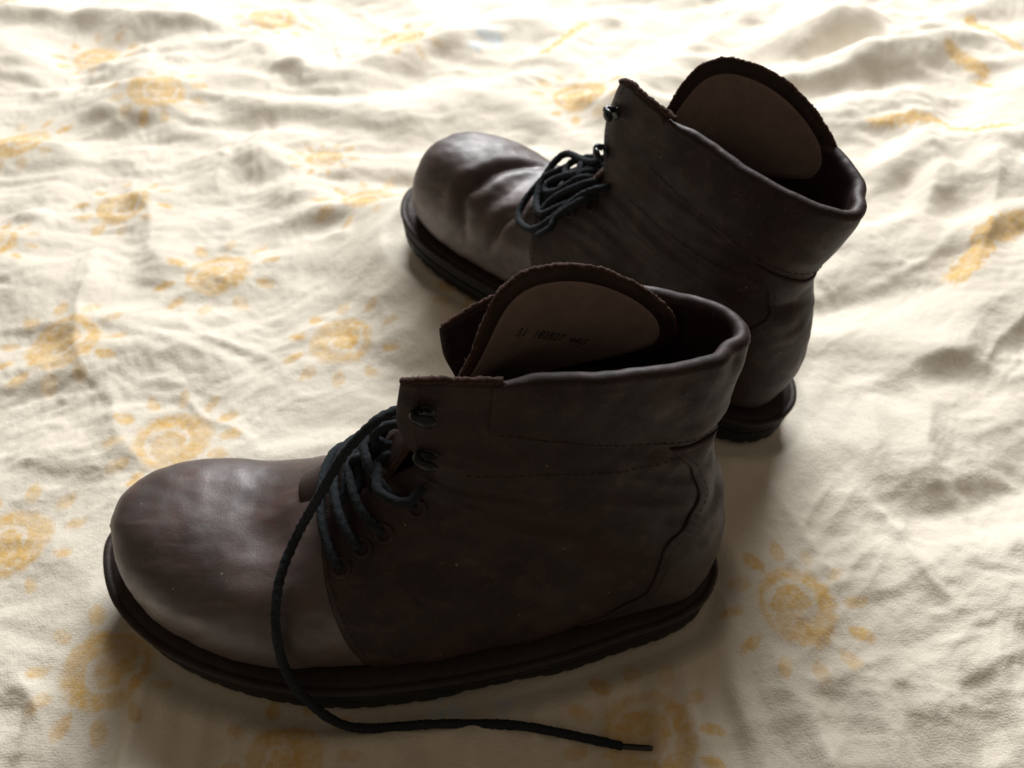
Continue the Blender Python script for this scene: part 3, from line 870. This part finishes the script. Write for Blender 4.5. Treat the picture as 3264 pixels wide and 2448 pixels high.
    for j, t in enumerate(q):
        if t < 0.5:                      # outside, rising
            k = t/0.5
            u = 1 - drop + (drop - 0.009)*k
            off = (0.0015 + 0.0018*np.sin(np.pi*min(1, k))**0.8*crm)*ends + 0.0016*(1 - ends) if k > 0 else 0.0010
            P, n_ = B.ev(np.full(nw, u), w, off*np.ones(nw))
            G[:, j] = P
        elif t < 0.72:                   # roll over the rim
            k = (t - 0.5)/0.22; a = np.pi*k
            rr = (rollr*crm*ends + 0.0012*(1 - ends))[:, None]
            G[:, j] = Pr + nr_*((0.0018 - rollr + rollr*np.cos(a))*ends + 0.0016*np.cos(a)*(1 - ends))[:, None] + upv*rr*np.sin(a)
        else:                            # inside, going down
            k = (t - 0.72)/0.28
            u = 0.991 - drop*1.1*k
            P, n_ = B.ev(np.full(nw, u), w, (0.0018 - 2*rollr + 0.004*k)*np.ones(nw)*ends)
            G[:, j] = P
    F = grid_faces(nw, nq)
    if lat > 0: F = F[:, ::-1]
    add('collar', G.reshape(-1, 3), F, M['leather_dark'])

    # stitch lines: rows of short threads, too small to pick apart
    parts = []
    def stitch(us, vs, off=0.0032, pitch=0.0034, r=0.00020):
        P, n_ = B.ev(np.asarray(us, float), np.asarray(vs, float), off)
        L = np.linalg.norm(np.diff(P, axis=0), axis=1).sum(); n = int(L/pitch)
        if n < 2: return
        Q = resample(P, 2*n)
        for k in range(0, 2*n - 1, 2):
            a, b_ = Q[k], Q[k+1]; d = (b_ - a); e = a + d*1.25
            t = d/np.linalg.norm(d); s1 = np.cross(t, [0.3, 0.9, 0.4]); s1 /= np.linalg.norm(s1); s2 = np.cross(t, s1)
            ring = [s1*r, s2*r, -s1*r, -s2*r]
            Vv = [a + x for x in ring] + [e + x for x in ring]
            parts.append((np.array(Vv), [(0, 1, 5, 4), (1, 2, 6, 5), (2, 3, 7, 6), (3, 0, 4, 7), (3, 2, 1, 0), (4, 5, 6, 7)]))
    ww = np.linspace(vl + 0.02, 2 - vm - 0.02, 160)
    stitch(np.full(160, 1 - drop + 0.006), ww, 0.0022)
    ww = np.linspace(0.26, 1.74, 160)
    ug = np.linspace(UQ + 0.05, 1, 160)
    zt = cfg['seam_z'] + 0.004*np.sin(ww*4)
    us_ = []
    for k_, w_ in enumerate(ww):
        zz = B.ev(ug, np.full(160, w_))[0][:, 2]
        us_.append(np.interp(zt[k_], np.maximum.accumulate(zz), ug))
    stitch(np.array(us_), ww, 0.0016)
    for sgn in (1, -1):
        g = (gl if sgn > 0 else gm)
        q = np.linspace(0.12, 0.8, 60)
        stitch(UQ + 0.043 - 0.012*q, sgn*(float(g(np.array([UQ]))[0]) + (1 - 0.1)*q), 0.0016)
        u = np.linspace(UQ + 0.03, 0.985 if cfg['corner'][0 if sgn > 0 else 1] < 0.03 else 0.90, 120)
        stitch(u, sgn*(g(u) + 0.045), 0.0016)
    sq = np.linspace(0.60, 0.885, 70)
    for e in (-1, 1):
        stitch(sq, 1 + e*(1 - vedge(sq) - 0.02), 0.0029)
    V, F = join_vf(parts)
    o = add('stitching', V, F, M['thread'], smooth=False); o['kind'] = 'stuff'

    # tongue with its pale lining panel and printed size code
    rows = np.array(cfg['tongue'], float)
    rows[..., 1] *= lat if not cfg.get('tongue_abs') else 1
    nb, na = 90, 60
    D = np.stack([catmull(rows[:, k], nb) for k in range(3)], 1)     # nb,3,3
    def tongue_pt(a, b):
        """a in [-1,1] across, b in [0,1] up"""
        fb = np.clip(b, 0, 1)*(nb - 1); i = np.clip(np.floor(fb).astype(int), 0, nb - 2); t = (fb - i)[..., None]
        L, Mi, R = [D[i, k]*(1 - t) + D[i+1, k]*t for k in range(3)]
        a_ = a[..., None]
        return L*(a_*(a_ - 1)/2) + Mi*(1 - a_**2) + R*(a_*(a_ + 1)/2)
    aa = np.linspace(-1, 1, na)[None]*np.ones((nb, 1)); bb0 = np.linspace(0, 1, nb)[:, None]*np.ones((1, na))
    arch = 1 - cfg['arch']*(np.abs(aa)**2.3)
    ragged = 0.004*noise2(aa*30, aa*0 + 3, 51)
    bb = bb0*(arch + ragged*sstep(0.9, 1, bb0))
    T0 = tongue_pt(aa, bb)
    nT = normals_of(T0)
    if np.mean(nT[-20:, :, 0:2] @ np.array([-0.4, lat if not cfg.get('tongue_abs') else 1.0])) < 0: nT = -nT
    if cfg['face'] * np.mean(nT[-30:, :, 1]) < 0: nT = -nT
    tp = edge_taper(nb, na, 0.55, (0, 1, 1, 1), 2)[..., None]
    lip = (sstep(0.88, 0.98, bb0) + sstep(0.90, 0.98, np.abs(aa)))[..., None].clip(0, 1)
    th = 0.0016 + 0.0006*lip
    Po, Pi = T0 + nT*th*tp, T0 - nT*0.0014*tp
    V, F = shell(Po, Pi)
    if np.dot(np.cross(Po[50, 31] - Po[50, 30], Po[51, 30] - Po[50, 30]), nT[50, 30]) > 0: pass
    else: F = F[:, ::-1]
    tong = add('tongue', V, F, M['leather_dark'])
    # fuzzy raw edge
    edge = np.vstack([T0[int(nb*0.35):, 0], T0[-1, :], T0[int(nb*0.35):, -1][::-1]])
    add('raw_edge', *raw_edge(edge[::3], 0.0013, 9), M['raw_edge'])
    # lining panel
    an = np.linspace(-0.955, 0.955, na)[None]*np.ones((nb, 1)); bn0 = np.linspace(0.30, 0.968, nb)[:, None]*np.ones((1, na))
    archn = 1 - cfg['arch']*(np.abs(an*1.04)**2.3)
    bn = bn0*archn
    T1 = tongue_pt(an, bn); n1 = normals_of(T1)
    if np.mean(np.einsum('ijk,ijk->ij', n1[40:], nT[40:])) < 0: n1 = -n1
    tp = edge_taper(nb, na, 0.0, (1, 1, 1, 1), 3)[..., None]
    Po, Pi = T1 + n1*(0.0015 + 0.0011*tp), T1 + n1*0.0006
    V, F = shell(Po, Pi)
    add('tongue_lining', V, F, M['lining'])
    # printed code
    if cfg.get('code'):
        cu = bpy.data.curves.new('code_curve', 'FONT'); cu.body = cfg['code'][0]; cu.size = 1.0; cu.shear = 0.25; cu.extrude = 0.0
        cu.align_x = 'CENTER'; cu.align_y = 'CENTER'; cu.space_character = 1.15
        tmp = bpy.data.objects.new('code_tmp', cu); COL.objects.link(tmp)
        dg = bpy.context.evaluated_depsgraph_get()
        me = tmp.evaluated_get(dg).to_mesh()
        vv = np.array([v.co[:] for v in me.vertices]); ff = [tuple(p.vertices) for p in me.polygons]
        tmp.to_mesh_clear(); bpy.data.objects.remove(tmp); bpy.data.curves.remove(cu)
        (a0, b0, sx_, sy_, tilt) = cfg['code'][1]
        def pt(a, b_): return tongue_pt(np.array([a]), np.array([b_]))[0]
        P0 = pt(a0, b0); Ta = pt(a0 + 0.05, b0) - pt(a0 - 0.05, b0); Tb = pt(a0, b0 + 0.03) - pt(a0, b0 - 0.03)
        nn0 = np.cross(Ta, Tb); nn0 /= np.linalg.norm(nn0); Ta /= np.linalg.norm(Ta); Wv = np.cross(nn0, Ta)
        if Wv[2] < 0: Wv = -Wv
        ct, st_ = math.cos(tilt), math.sin(tilt)
        U_, W_ = Ta*ct + Wv*st_, Wv*ct - Ta*st_
        q2 = vv[:, :1]*sx_*U_ + vv[:, 1:2]*sy_*W_ + P0
        ga, gb = np.meshgrid(np.linspace(-0.9, 0.9, 260), np.linspace(0.4, 0.98, 200)); GP = tongue_pt(ga, gb).reshape(-1, 3)
        g2 = np.stack([(GP - P0) @ Ta, (GP - P0) @ Wv], 1); v2 = np.stack([(q2 - P0) @ Ta, (q2 - P0) @ Wv], 1)
        hgt = (GP - P0) @ nn0
        ix = np.array([np.argmin(((g2 - p)**2).sum(1)) for p in v2])
        P = P0 + v2[:, :1]*Ta + v2[:, 1:]*Wv + hgt[ix][:, None]*nn0
        nn = np.repeat(nn0[None], len(P), 0)
        if np.mean(nn @ nT[-30:].mean((0, 1))) < 0: nn = -nn
        add('printed_code', P + nn*0.0030, ff, M['ink'], tong, smooth=False)

    # sole: welt, midsole and lugged outsole
    O = sole_outline(lat, 420)
    xs = O[:, 0]
    arc = np.exp(-((xs - 0.112)/0.022)**4)
    per = np.arange(len(O))
    lug = (((per*60/len(O)) % 1.0) < 0.62).astype(float)
    def layer(d, z): return np.column_stack([inset(O, d), np.broadcast_to(np.asarray(z)*0.74, (len(O),))])
    zb = -0.001 + 0.006*arc + 0.0016*(1 - lug)
    rings = [layer(0.016, zb + 0.0015), layer(0.004, zb), layer(0.0022, zb + 0.001), layer(0.0016, 0.0095*np.ones(len(O))), layer(0.0012, 0.0125*np.ones(len(O))),
             layer(0.0022, 0.0132*np.ones(len(O))), layer(0.0050, 0.0136*np.ones(len(O))), layer(0.03, 0.0137*np.ones(len(O)))]
    G = np.array(rings); n = len(O)
    F = [tuple(f) for f in grid_faces(len(rings), n, wrap_v=True)]
    F.append(tuple(range(n))); F.append(tuple(range((len(rings)-1)*n, len(rings)*n)))
    add('outsole', G.reshape(-1, 3), F, M['rubber'])
    rings = [layer(0.03, 0.0142), layer(0.0042, 0.0143), layer(0.0016, 0.0148), layer(0.0008, 0.0165), layer(0.0006, 0.0215), layer(0.0014, 0.0232), layer(0.004, 0.0236), layer(0.03, 0.0237)]
    G = np.array(rings); F = [tuple(f) for f in grid_faces(len(rings), n, wrap_v=True)]
    F.append(tuple(range(n))); F.append(tuple(range((len(rings)-1)*n, len(rings)*n)))
    add('midsole', G.reshape(-1, 3), F, M['rubber'])
    # welt: a narrow strip standing proud round the upper, with a stitch groove
    rings = [layer(0.012, 0.0238), layer(0.0016, 0.0239), layer(-0.0002, 0.0246), layer(-0.0002, 0.0262), layer(0.0008, 0.0272), layer(0.0026, 0.0274), layer(0.0032, 0.0267), layer(0.0038, 0.0274),
             layer(0.0062, 0.0282), layer(0.012, 0.029)]
    G = np.array(rings); F = [tuple(f) for f in grid_faces(len(rings), n, wrap_v=True)]
    add('welt', G.reshape(-1, 3), F, M['welt'])

    # eyelets (holes with a dark ring) and lace hooks
    for sgn in (1, -1):
        for (u, dv) in cfg['eyelets']:
            g = float((gl if sgn > 0 else gm)(np.array([u]))[0])
            P, n_ = B.ev(np.array([u]), np.array([sgn*dv if sgn == cfg['near_side'] else sgn*(g + 0.11)]), 0.0012)
            prof = [(0.0046, 0.0), (0.0044, 0.0007), (0.0036, 0.0011), (0.0028, 0.0008), (0.0024, 0.0), (0.0, -0.0002)]
            V, F = lathe(prof, 18)
            add('eyelet', frame_at(P[0], n_[0], np.array([0, 0, 1.0]))(V), F, M['leather_dark'] if cfg.get('plain_eyelets') else M['metal'])
        for (u, dv) in (cfg['hooks'] if sgn == cfg['near_side'] else []):
            g = float((gl if sgn > 0 else gm)(np.array([u]))[0])
            P, n_ = B.ev(np.array([u]), np.array([sgn*dv if sgn == cfg['near_side'] else sgn*(g + 0.13)]), 0.0014)
            P2, _ = B.ev(np.array([u]), np.array([sgn*((dv if sgn == cfg['near_side'] else g + 0.13) + 0.05)]), 0.0014)
            back = P2[0] - P[0]; back /= np.linalg.norm(back)
            fr = frame_at(P[0], n_[0], back)
            disc = lathe([(0.0032, 0.0), (0.0031, 0.0004), (0.0024, 0.0007), (0.0, 0.0008)], 22)
            pa = np.array([(-0.0026, 0, 0.0006), (-0.0040, 0, 0.0024), (-0.0034, 0, 0.0042), (-0.0010, 0, 0.0050)])
            tb = tube(pa, 0.0018, 10, samples=20)
            th_ = np.linspace(np.pi/2, -np.pi/2, 9)
            dome = lathe(np.stack([0.0035*np.cos(th_), 0.0019*np.sin(th_)], 1), 20)
            dv_ = dome[0]*np.array([1.15, 0.85, 1.0]) + np.array([0.0006, 0, 0.0052])
            hook = add('lace_hook', fr(disc[0]), disc[1], M['metal'])
            V, F = join_vf([tb, (dv_, dome[1])])
            add('hook_tip', fr(V), F, M['metal'], hook)

    # laces
    lace_root = None
    for k, (nm, pts, r) in enumerate(cfg['laces'](B, gl, gm)):
        V, F = tube(pts, r, 12, braid=0.10, fuzz=0.05, seed=k)
        o = mesh_obj(nm, V, F, M['lace'], root)
        if nm == 'loose_lace_end':
            lace_root = o
    if lace_root is not None and cfg.get('aglet'):
        V, F = tube(cfg['aglet'], 0.00135, 12, samples=40, taper=([0, 0.08, 0.9, 1], [1.05, 1.0, 1.0, 0.75]))
        mesh_obj('aglet', V, F, M['aglet'], lace_root)
    return root, B

def lace_rows(B, gm, eyes, side):
    """laces running from the near eyelets over the tongue to the far ones, bars and diagonals"""
    out = []
    for k, (u, v) in enumerate(eyes):
        b = float(gm(np.array([u]))[0]) + 0.11
        vs = side*np.array([v, v - 0.02, v*0.62, v*0.25, 0, -b*0.5, -b + 0.02, -b])
        us_ = u + np.array([0, -0.004, -0.010, -0.014, -0.014, -0.008, 0, 0])
        off = np.array([-0.0015, 0.0026, 0.0042, 0.0050, 0.0046, 0.0042, 0.0026, -0.0015])*(1 + 0.25*(k % 2))
        P, n_ = B.ev(us_, vs, 0.0)
        out.append(('shoelace', toe_spring(P + n_*off[:, None]), 0.0019))
        if k + 1 < len(eyes):
            u2 = eyes[k+1][0]; b2 = float(gm(np.array([u2]))[0]) + 0.11
            vs = side*np.array([v*0.55, v*0.45, v*0.3, 0, -b2*0.5, -b2])
            us_ = np.array([u + 0.008, u + 0.012, u + 0.020, u + 0.030, u2 + 0.012, u2])
            P, n_ = B.ev(us_, vs, 0.0)
            out.append(('shoelace', toe_spring(P + n_*np.array([-0.0015, 0.0, 0.0012, 0.0022, 0.002, -0.0015])[:, None]), 0.0018))
    return out

#        Tx     Tz     Bx     Bz     wl     wm     cT     cB     m     nl   nm   n2
KEYS_NEAR = [
    (0.200, 0.0775, 0.200, 0.0205, 0.0630, 0.0360, 0.000, 0.000, 0.74, 2.35, 2.35, 4.0),
    (0.184, 0.0860, 0.150, 0.0205, 0.0600, 0.0325, 0.000, 0.000, 0.76, 2.3, 2.3, 4.0),
    (0.169, 0.0985, 0.095, 0.0205, 0.0500, 0.0315, 0.000, 0.000, 0.76, 2.3, 2.3, 3.8),
    (0.158, 0.1130, 0.045, 0.0205, 0.0370, 0.0300, 0.000, 0.000, 0.76, 2.5, 2.3, 3.4),
    (0.153, 0.1220, 0.013, 0.0235, 0.0320, 0.0290, 0.000, 0.000, 0.76, 2.7, 2.4, 2.6),
    (0.153, 0.1300, 0.006, 0.050, 0.0300, 0.0280, 0.001, 0.000, 0.72, 2.9, 2.4, 2.3),
    (0.156, 0.1380, 0.011, 0.080, 0.0280, 0.0275, 0.002, -0.002, 0.66, 3.1, 2.4, 2.2),
    (0.159, 0.147, 0.020, 0.108, 0.0255, 0.0290, 0.002, -0.005, 0.58, 3.3, 2.4, 2.2),
    (0.160, 0.1570, 0.018, 0.135, 0.0235, 0.0300, 0.002, -0.008, 0.52, 3.5, 2.4, 2.2),
    (0.160, 0.1680, 0.013, 0.164, 0.0230, 0.0310, 0.002, -0.010, 0.50, 3.6, 2.4, 2.2)]
KEYS_FAR = [list(k) for k in KEYS_NEAR]
# the far boot shows its medial side on +Y: its lateral sign is -1, so 'wm' is the near wall
for k, dz in zip(KEYS_FAR, (0, 0, 0, 0.001, 0.002, 0.002, 0.003, 0.005, 0.008, 0.012)):
    k[1] += dz
KEYS_FAR[-1][2] -= 0.004; KEYS_FAR[-2][2] -= 0.001
for k_ in (4, 5, 6, 7): KEYS_FAR[k_][2] += 0.003
for k, dx in zip(KEYS_FAR, (0, 0, 0, 0, 0, -0.001, -0.003, -0.006, -0.009, -0.013)):
    k[0] += dx
for k, (wl, wm, nl, nm) in zip(KEYS_FAR[5:], ((0.030, 0.029, 2.4, 2.6), (0.030, 0.028, 2.4, 2.8), (0.031, 0.027, 2.4, 3.0), (0.034, 0.0255, 2.4, 3.2), (0.036, 0.0245, 2.4, 3.4))):
    k[4], k[5], k[9], k[10] = wl, wm, nl, nm

TONGUE_NEAR = [[(0.198, 0.009, 0.0755), (0.200, 0.000, 0.0785), (0.198, -0.009, 0.0755)],
               [(0.168, 0.016, 0.0915), (0.170, -0.001, 0.0970), (0.164, -0.018, 0.0915)],
               [(0.148, 0.014, 0.120), (0.140, -0.010, 0.125), (0.112, -0.026, 0.118)],
               [(0.127, 0.006, 0.150), (0.092, -0.016, 0.155), (0.042, -0.022, 0.146)],
               [(0.124, 0.003, 0.180), (0.092, -0.019, 0.1860), (0.022, -0.024, 0.1750)]]
TONGUE_FAR = [[(0.198, 0.009, 0.0755), (0.200, 0.000, 0.0785), (0.198, -0.009, 0.0755)],
              [(0.168, 0.016, 0.0915), (0.170, -0.001, 0.0970), (0.164, -0.018, 0.0915)],
              [(0.144, 0.014, 0.124), (0.134, -0.010, 0.130), (0.110, -0.026, 0.122)],
              [(0.124, 0.006, 0.152), (0.092, -0.016, 0.158), (0.042, -0.022, 0.148)],
              [(0.129, 0.005, 0.185), (0.096, -0.020, 0.190), (0.022, -0.024, 0.180)]]

def to_local(S_, p):
    v = S_['M'].inverted() @ Vector(p); return (v.x, v.y, v.z)
def on_sheet(S_, x, y, r):
    """boot-local point lying on the cloth at boot-local x, y"""
    w = S_['M'] @ Vector((x, y, 0))
    zz = [sheet_z(w.x + dx, w.y) for dx in (-0.024, -0.016, -0.008, 0, 0.008, 0.016, 0.024)]
    z = 0.5*(sum(zz)/7 + max(zz[2:5])) + r
    return to_local(S_, (w.x, w.y, z))
LOOSE = [(0.0442, 0.0865), (0.0573, 0.0848), (0.0663, 0.0828), (0.0866, 0.0792), (0.1072, 0.0770), (0.1384, 0.0762), (0.1551, 0.0766), (0.1665, 0.0776)]
def laces_near(B, gl, gm):
    out = lace_rows(B, gm, CFG_NEAR['eyelets'], 1)
    loose = [(0.128, -0.004, 0.130), (0.138, 0.003, 0.1365), (0.1477, 0.008, 0.1391), (0.1538, 0.012, 0.1396), (0.1598, 0.016, 0.1375), (0.1714, 0.021, 0.1256),
             (0.1827, 0.026, 0.1069), (0.1953, 0.031, 0.0848), (0.2018, 0.0445, 0.0735), (0.2030, 0.0580, 0.0625), (0.2025, 0.0655, 0.046),
             (0.1985, 0.0715, 0.0335), (0.1925, 0.0752, 0.0235), (0.1850, 0.0775, 0.0120), (0.1765, 0.0782, 0.0050)]
    loose += [on_sheet(NEAR, x, y, 0.0018) for x, y in LOOSE[::-1][:-1]]
    out.append(('loose_lace_end', loose, 0.0019))
    out.append(('shoelace', [(0.135, 0.004, 0.130), (0.1477, 0.006, 0.1274), (0.153, 0.006, 0.127), (0.1575, 0.006, 0.1246), (0.1618, 0.006, 0.1197), (0.1591, 0.006, 0.1156), (0.1544, 0.006, 0.1139), (0.1470, 0.006, 0.1117)], 0.0019))
    out.append(('shoelace', [(0.142, 0.008, 0.1080), (0.1498, 0.008, 0.1086), (0.1557, 0.010, 0.1128), (0.1601, 0.012, 0.1101), (0.1602, 0.020, 0.1109), (0.1585, 0.027, 0.1110), (0.1518, 0.031, 0.1100), (0.1458, 0.031, 0.1100), (0.1408, 0.026, 0.1121)], 0.0019))
    out.append(('shoelace', [(0.160, 0.000, 0.1050), (0.1707, 0.004, 0.1036), (0.1733, 0.004, 0.101), (0.1749, 0.006, 0.0960), (0.1724, 0.010, 0.0935), (0.1694, 0.016, 0.0915)], 0.0019))
    out.append(('shoelace', [(0.1500, -0.006, 0.1190), (0.1560, -0.002, 0.1205), (0.1600, 0.002, 0.1140), (0.1640, 0.004, 0.1060), (0.1620, 0.010, 0.1010)], 0.0019))
    return out
def laces_far(B, gl, gm):
    out = lace_rows(B, gl, CFG_FAR['eyelets'], -1)
    r = 0.0020
    out.append(('lace_loop', [(0.155, 0.006, 0.120), (0.1651, 0.0032, 0.1143), (0.184, -0.0059, 0.1065), (0.1906, -0.0032, 0.0994), (0.1915, 0.007, 0.0914), (0.1942, 0.0161, 0.0827), (0.1931, 0.0253, 0.0768), (0.1872, 0.0324, 0.0762), (0.1743, 0.0391, 0.0812), (0.166, 0.0384, 0.088), (0.1583, 0.0321, 0.0985), (0.1531, 0.0262, 0.1068), (0.1456, 0.0238, 0.1144), (0.138, 0.018, 0.118)], r))
    out.append(('lace_loop', [(0.154, 0.008, 0.116), (0.1632, 0.0101, 0.1108), (0.1766, 0.009, 0.1013), (0.1841, 0.0117, 0.0936), (0.1809, 0.0168, 0.0924), (0.1721, 0.018, 0.0983), (0.1672, 0.0155, 0.1038), (0.1605, 0.0135, 0.1104), (0.150, 0.011, 0.114)], r))
    out.append(('shoelace', [(0.1800, 0.0, 0.102), (0.1896, 0.0082, 0.0939), (0.1862, 0.018, 0.0891), (0.1809, 0.0257, 0.0876), (0.1718, 0.0325, 0.0897), (0.1646, 0.0295, 0.0956), (0.156, 0.025, 0.103)], r))
    out.append(('shoelace', [(0.1650, 0.0435, 0.0840), (0.162, 0.0433, 0.0875), (0.1587, 0.0411, 0.0917), (0.1587, 0.0348, 0.0963), (0.149, 0.0285, 0.1083), (0.142, 0.022, 0.112)], r))
    out.append(('shoelace', [(0.1780, 0.0300, 0.0860), (0.1742, 0.0304, 0.0885), (0.17, 0.0227, 0.0974), (0.1547, 0.019, 0.1118), (0.147, 0.015, 0.116)], r))
    out.append(('shoelace', [(0.1560, 0.0, 0.119), (0.1700, -0.004, 0.1110), (0.1790, -0.002, 0.1040), (0.1760, 0.006, 0.1020), (0.1660, 0.009, 0.1080), (0.153, 0.008, 0.113)], r))
    return out

GAP = ([0.42, 0.465, 0.492, 0.565, 0.66, 0.82, 1.0],)
CFG_NEAR = dict(label='near boot on the bedspread, its loose black lace trailing in front',
    keys=KEYS_NEAR, toe_top=[0.0770, 0.0715, 0.0698, 0.0702, 0.0692, 0.0664, 0.0618, 0.0550],
    grooves=[([(0.236, 0.046), (0.226, 0.026), (0.222, 0.004), (0.224, -0.018)], 0.0010, 0.007, 'groove'),
             ([(0.210, 0.034), (0.211, 0.022), (0.214, 0.010)], -0.0030, 0.010, 'bump'),
             ([(0.200, 0.050), (0.222, 0.046), (0.236, 0.034)], 0.0016, 0.010, 'bump'),
             ([(0.055, 0.034, 0.112), (0.09, 0.034, 0.108), (0.12, 0.034, 0.11)], 0.0010, 0.006, 'groove'),
             ([(0.066, 0.036, 0.078), (0.09, 0.040, 0.085), (0.12, 0.040, 0.080)], -0.0020, 0.014, 'bump'),
             ([(0.019, 0.004, 0.172), (0.019, 0.003, 0.165), (0.022, 0.004, 0.152)], -0.0032, 0.0055, 'bump'),
             ([(0.028, 0.012, 0.172), (0.030, 0.012, 0.160)], 0.0022, 0.006, 'bump'),
             ([(0.040, -0.034, 0.172), (0.040, -0.034, 0.160)], -0.0020, 0.006, 'bump')],
    uq=0.435, gap=GAP + ([0.012, 0.032, 0.055, 0.092, 0.104, 0.130, 0.165], [0.02, 0.05, 0.08, 0.13, 0.18, 0.22, 0.24]),
    corner=(0.010, 0.075), counter=True, collar_v=(0.36, 0.38), collar_drop=0.10, roll=0.0033, seam_z=0.118,
    tongue=TONGUE_NEAR, face=1, arch=0.26, code=('31  182827  44G', (-0.02, 0.765, 0.0041, 0.0054, -0.42)),
    near_side=1, eyelets=[(0.492, 0.262), (0.522, 0.225), (0.552, 0.206), (0.605, 0.186)], plain_eyelets=True,
    hooks=[(0.819, 0.193), (0.936, 0.220)], laces=laces_near)
CFG_FAR = dict(label='far boot behind, its toe angled away and its laces bunched in a bow',
    keys=KEYS_FAR, toe_top=[0.0785, 0.0735, 0.0775, 0.0815, 0.0805, 0.0765, 0.069, 0.059],
    grooves=[([(0.222, 0.040), (0.231, 0.034), (0.237, 0.028), (0.231, 0.019), (0.229, 0.004), (0.224, -0.012), (0.215, -0.030)], 0.0044, 0.0030, 'groove'),
             ([(0.208, 0.038), (0.204, 0.028), (0.197, 0.020)], 0.0042, 0.0028, 'groove'),
             ([(0.222, 0.032), (0.217, 0.022), (0.212, 0.012), (0.210, 0.0)], 0.0007, 0.0035, 'groove'),
             ([(0.214, 0.034), (0.209, 0.025), (0.206, 0.017)], 0.0005, 0.003, 'groove'),
             ([(0.262, 0.028), (0.250, 0.010), (0.246, -0.010)], 0.0018, 0.014, 'bump'),
             ([(0.010, -0.016, 0.106), (0.016, 0.0, 0.102), (0.028, 0.020, 0.102), (0.050, 0.028, 0.104)], 0.0032, 0.0050, 'groove'),
             ([(0.018, 0.001, 0.180), (0.018, 0.000, 0.170), (0.022, 0.001, 0.155)], -0.0050, 0.0058, 'bump'),
             ([(0.030, 0.014, 0.180), (0.031, 0.014, 0.165)], 0.0024, 0.006, 'bump')],
    uq=0.435, gap=GAP + ([0.02, 0.05, 0.08, 0.13, 0.18, 0.22, 0.24], [0.012, 0.025, 0.045, 0.062, 0.068, 0.078, 0.098]),
    corner=(0.05, 0.026), counter=True, collar_v=(0.38, 0.34), collar_drop=0.10, roll=0.0033, seam_z=0.118,
    tongue=TONGUE_FAR, tongue_abs=True, face=1, arch=0.21,
    near_side=-1, eyelets=[(0.492, 0.20), (0.522, 0.17), (0.552, 0.16), (0.605, 0.15)], plain_eyelets=True,
    hooks=[(0.805, 0.125), (0.930, 0.158)], laces=laces_far)

# boots
CFG_NEAR['aglet'] = [on_sheet(NEAR, x, y, 0.0016) for x, y in ((0.0600, 0.0843), (0.0573, 0.0848), (0.0442, 0.0865))]
near_boot, B_near = build_boot('boot', NEAR, 1, CFG_NEAR)
far_boot, B_far = build_boot('boot', FAR, -1, CFG_FAR)
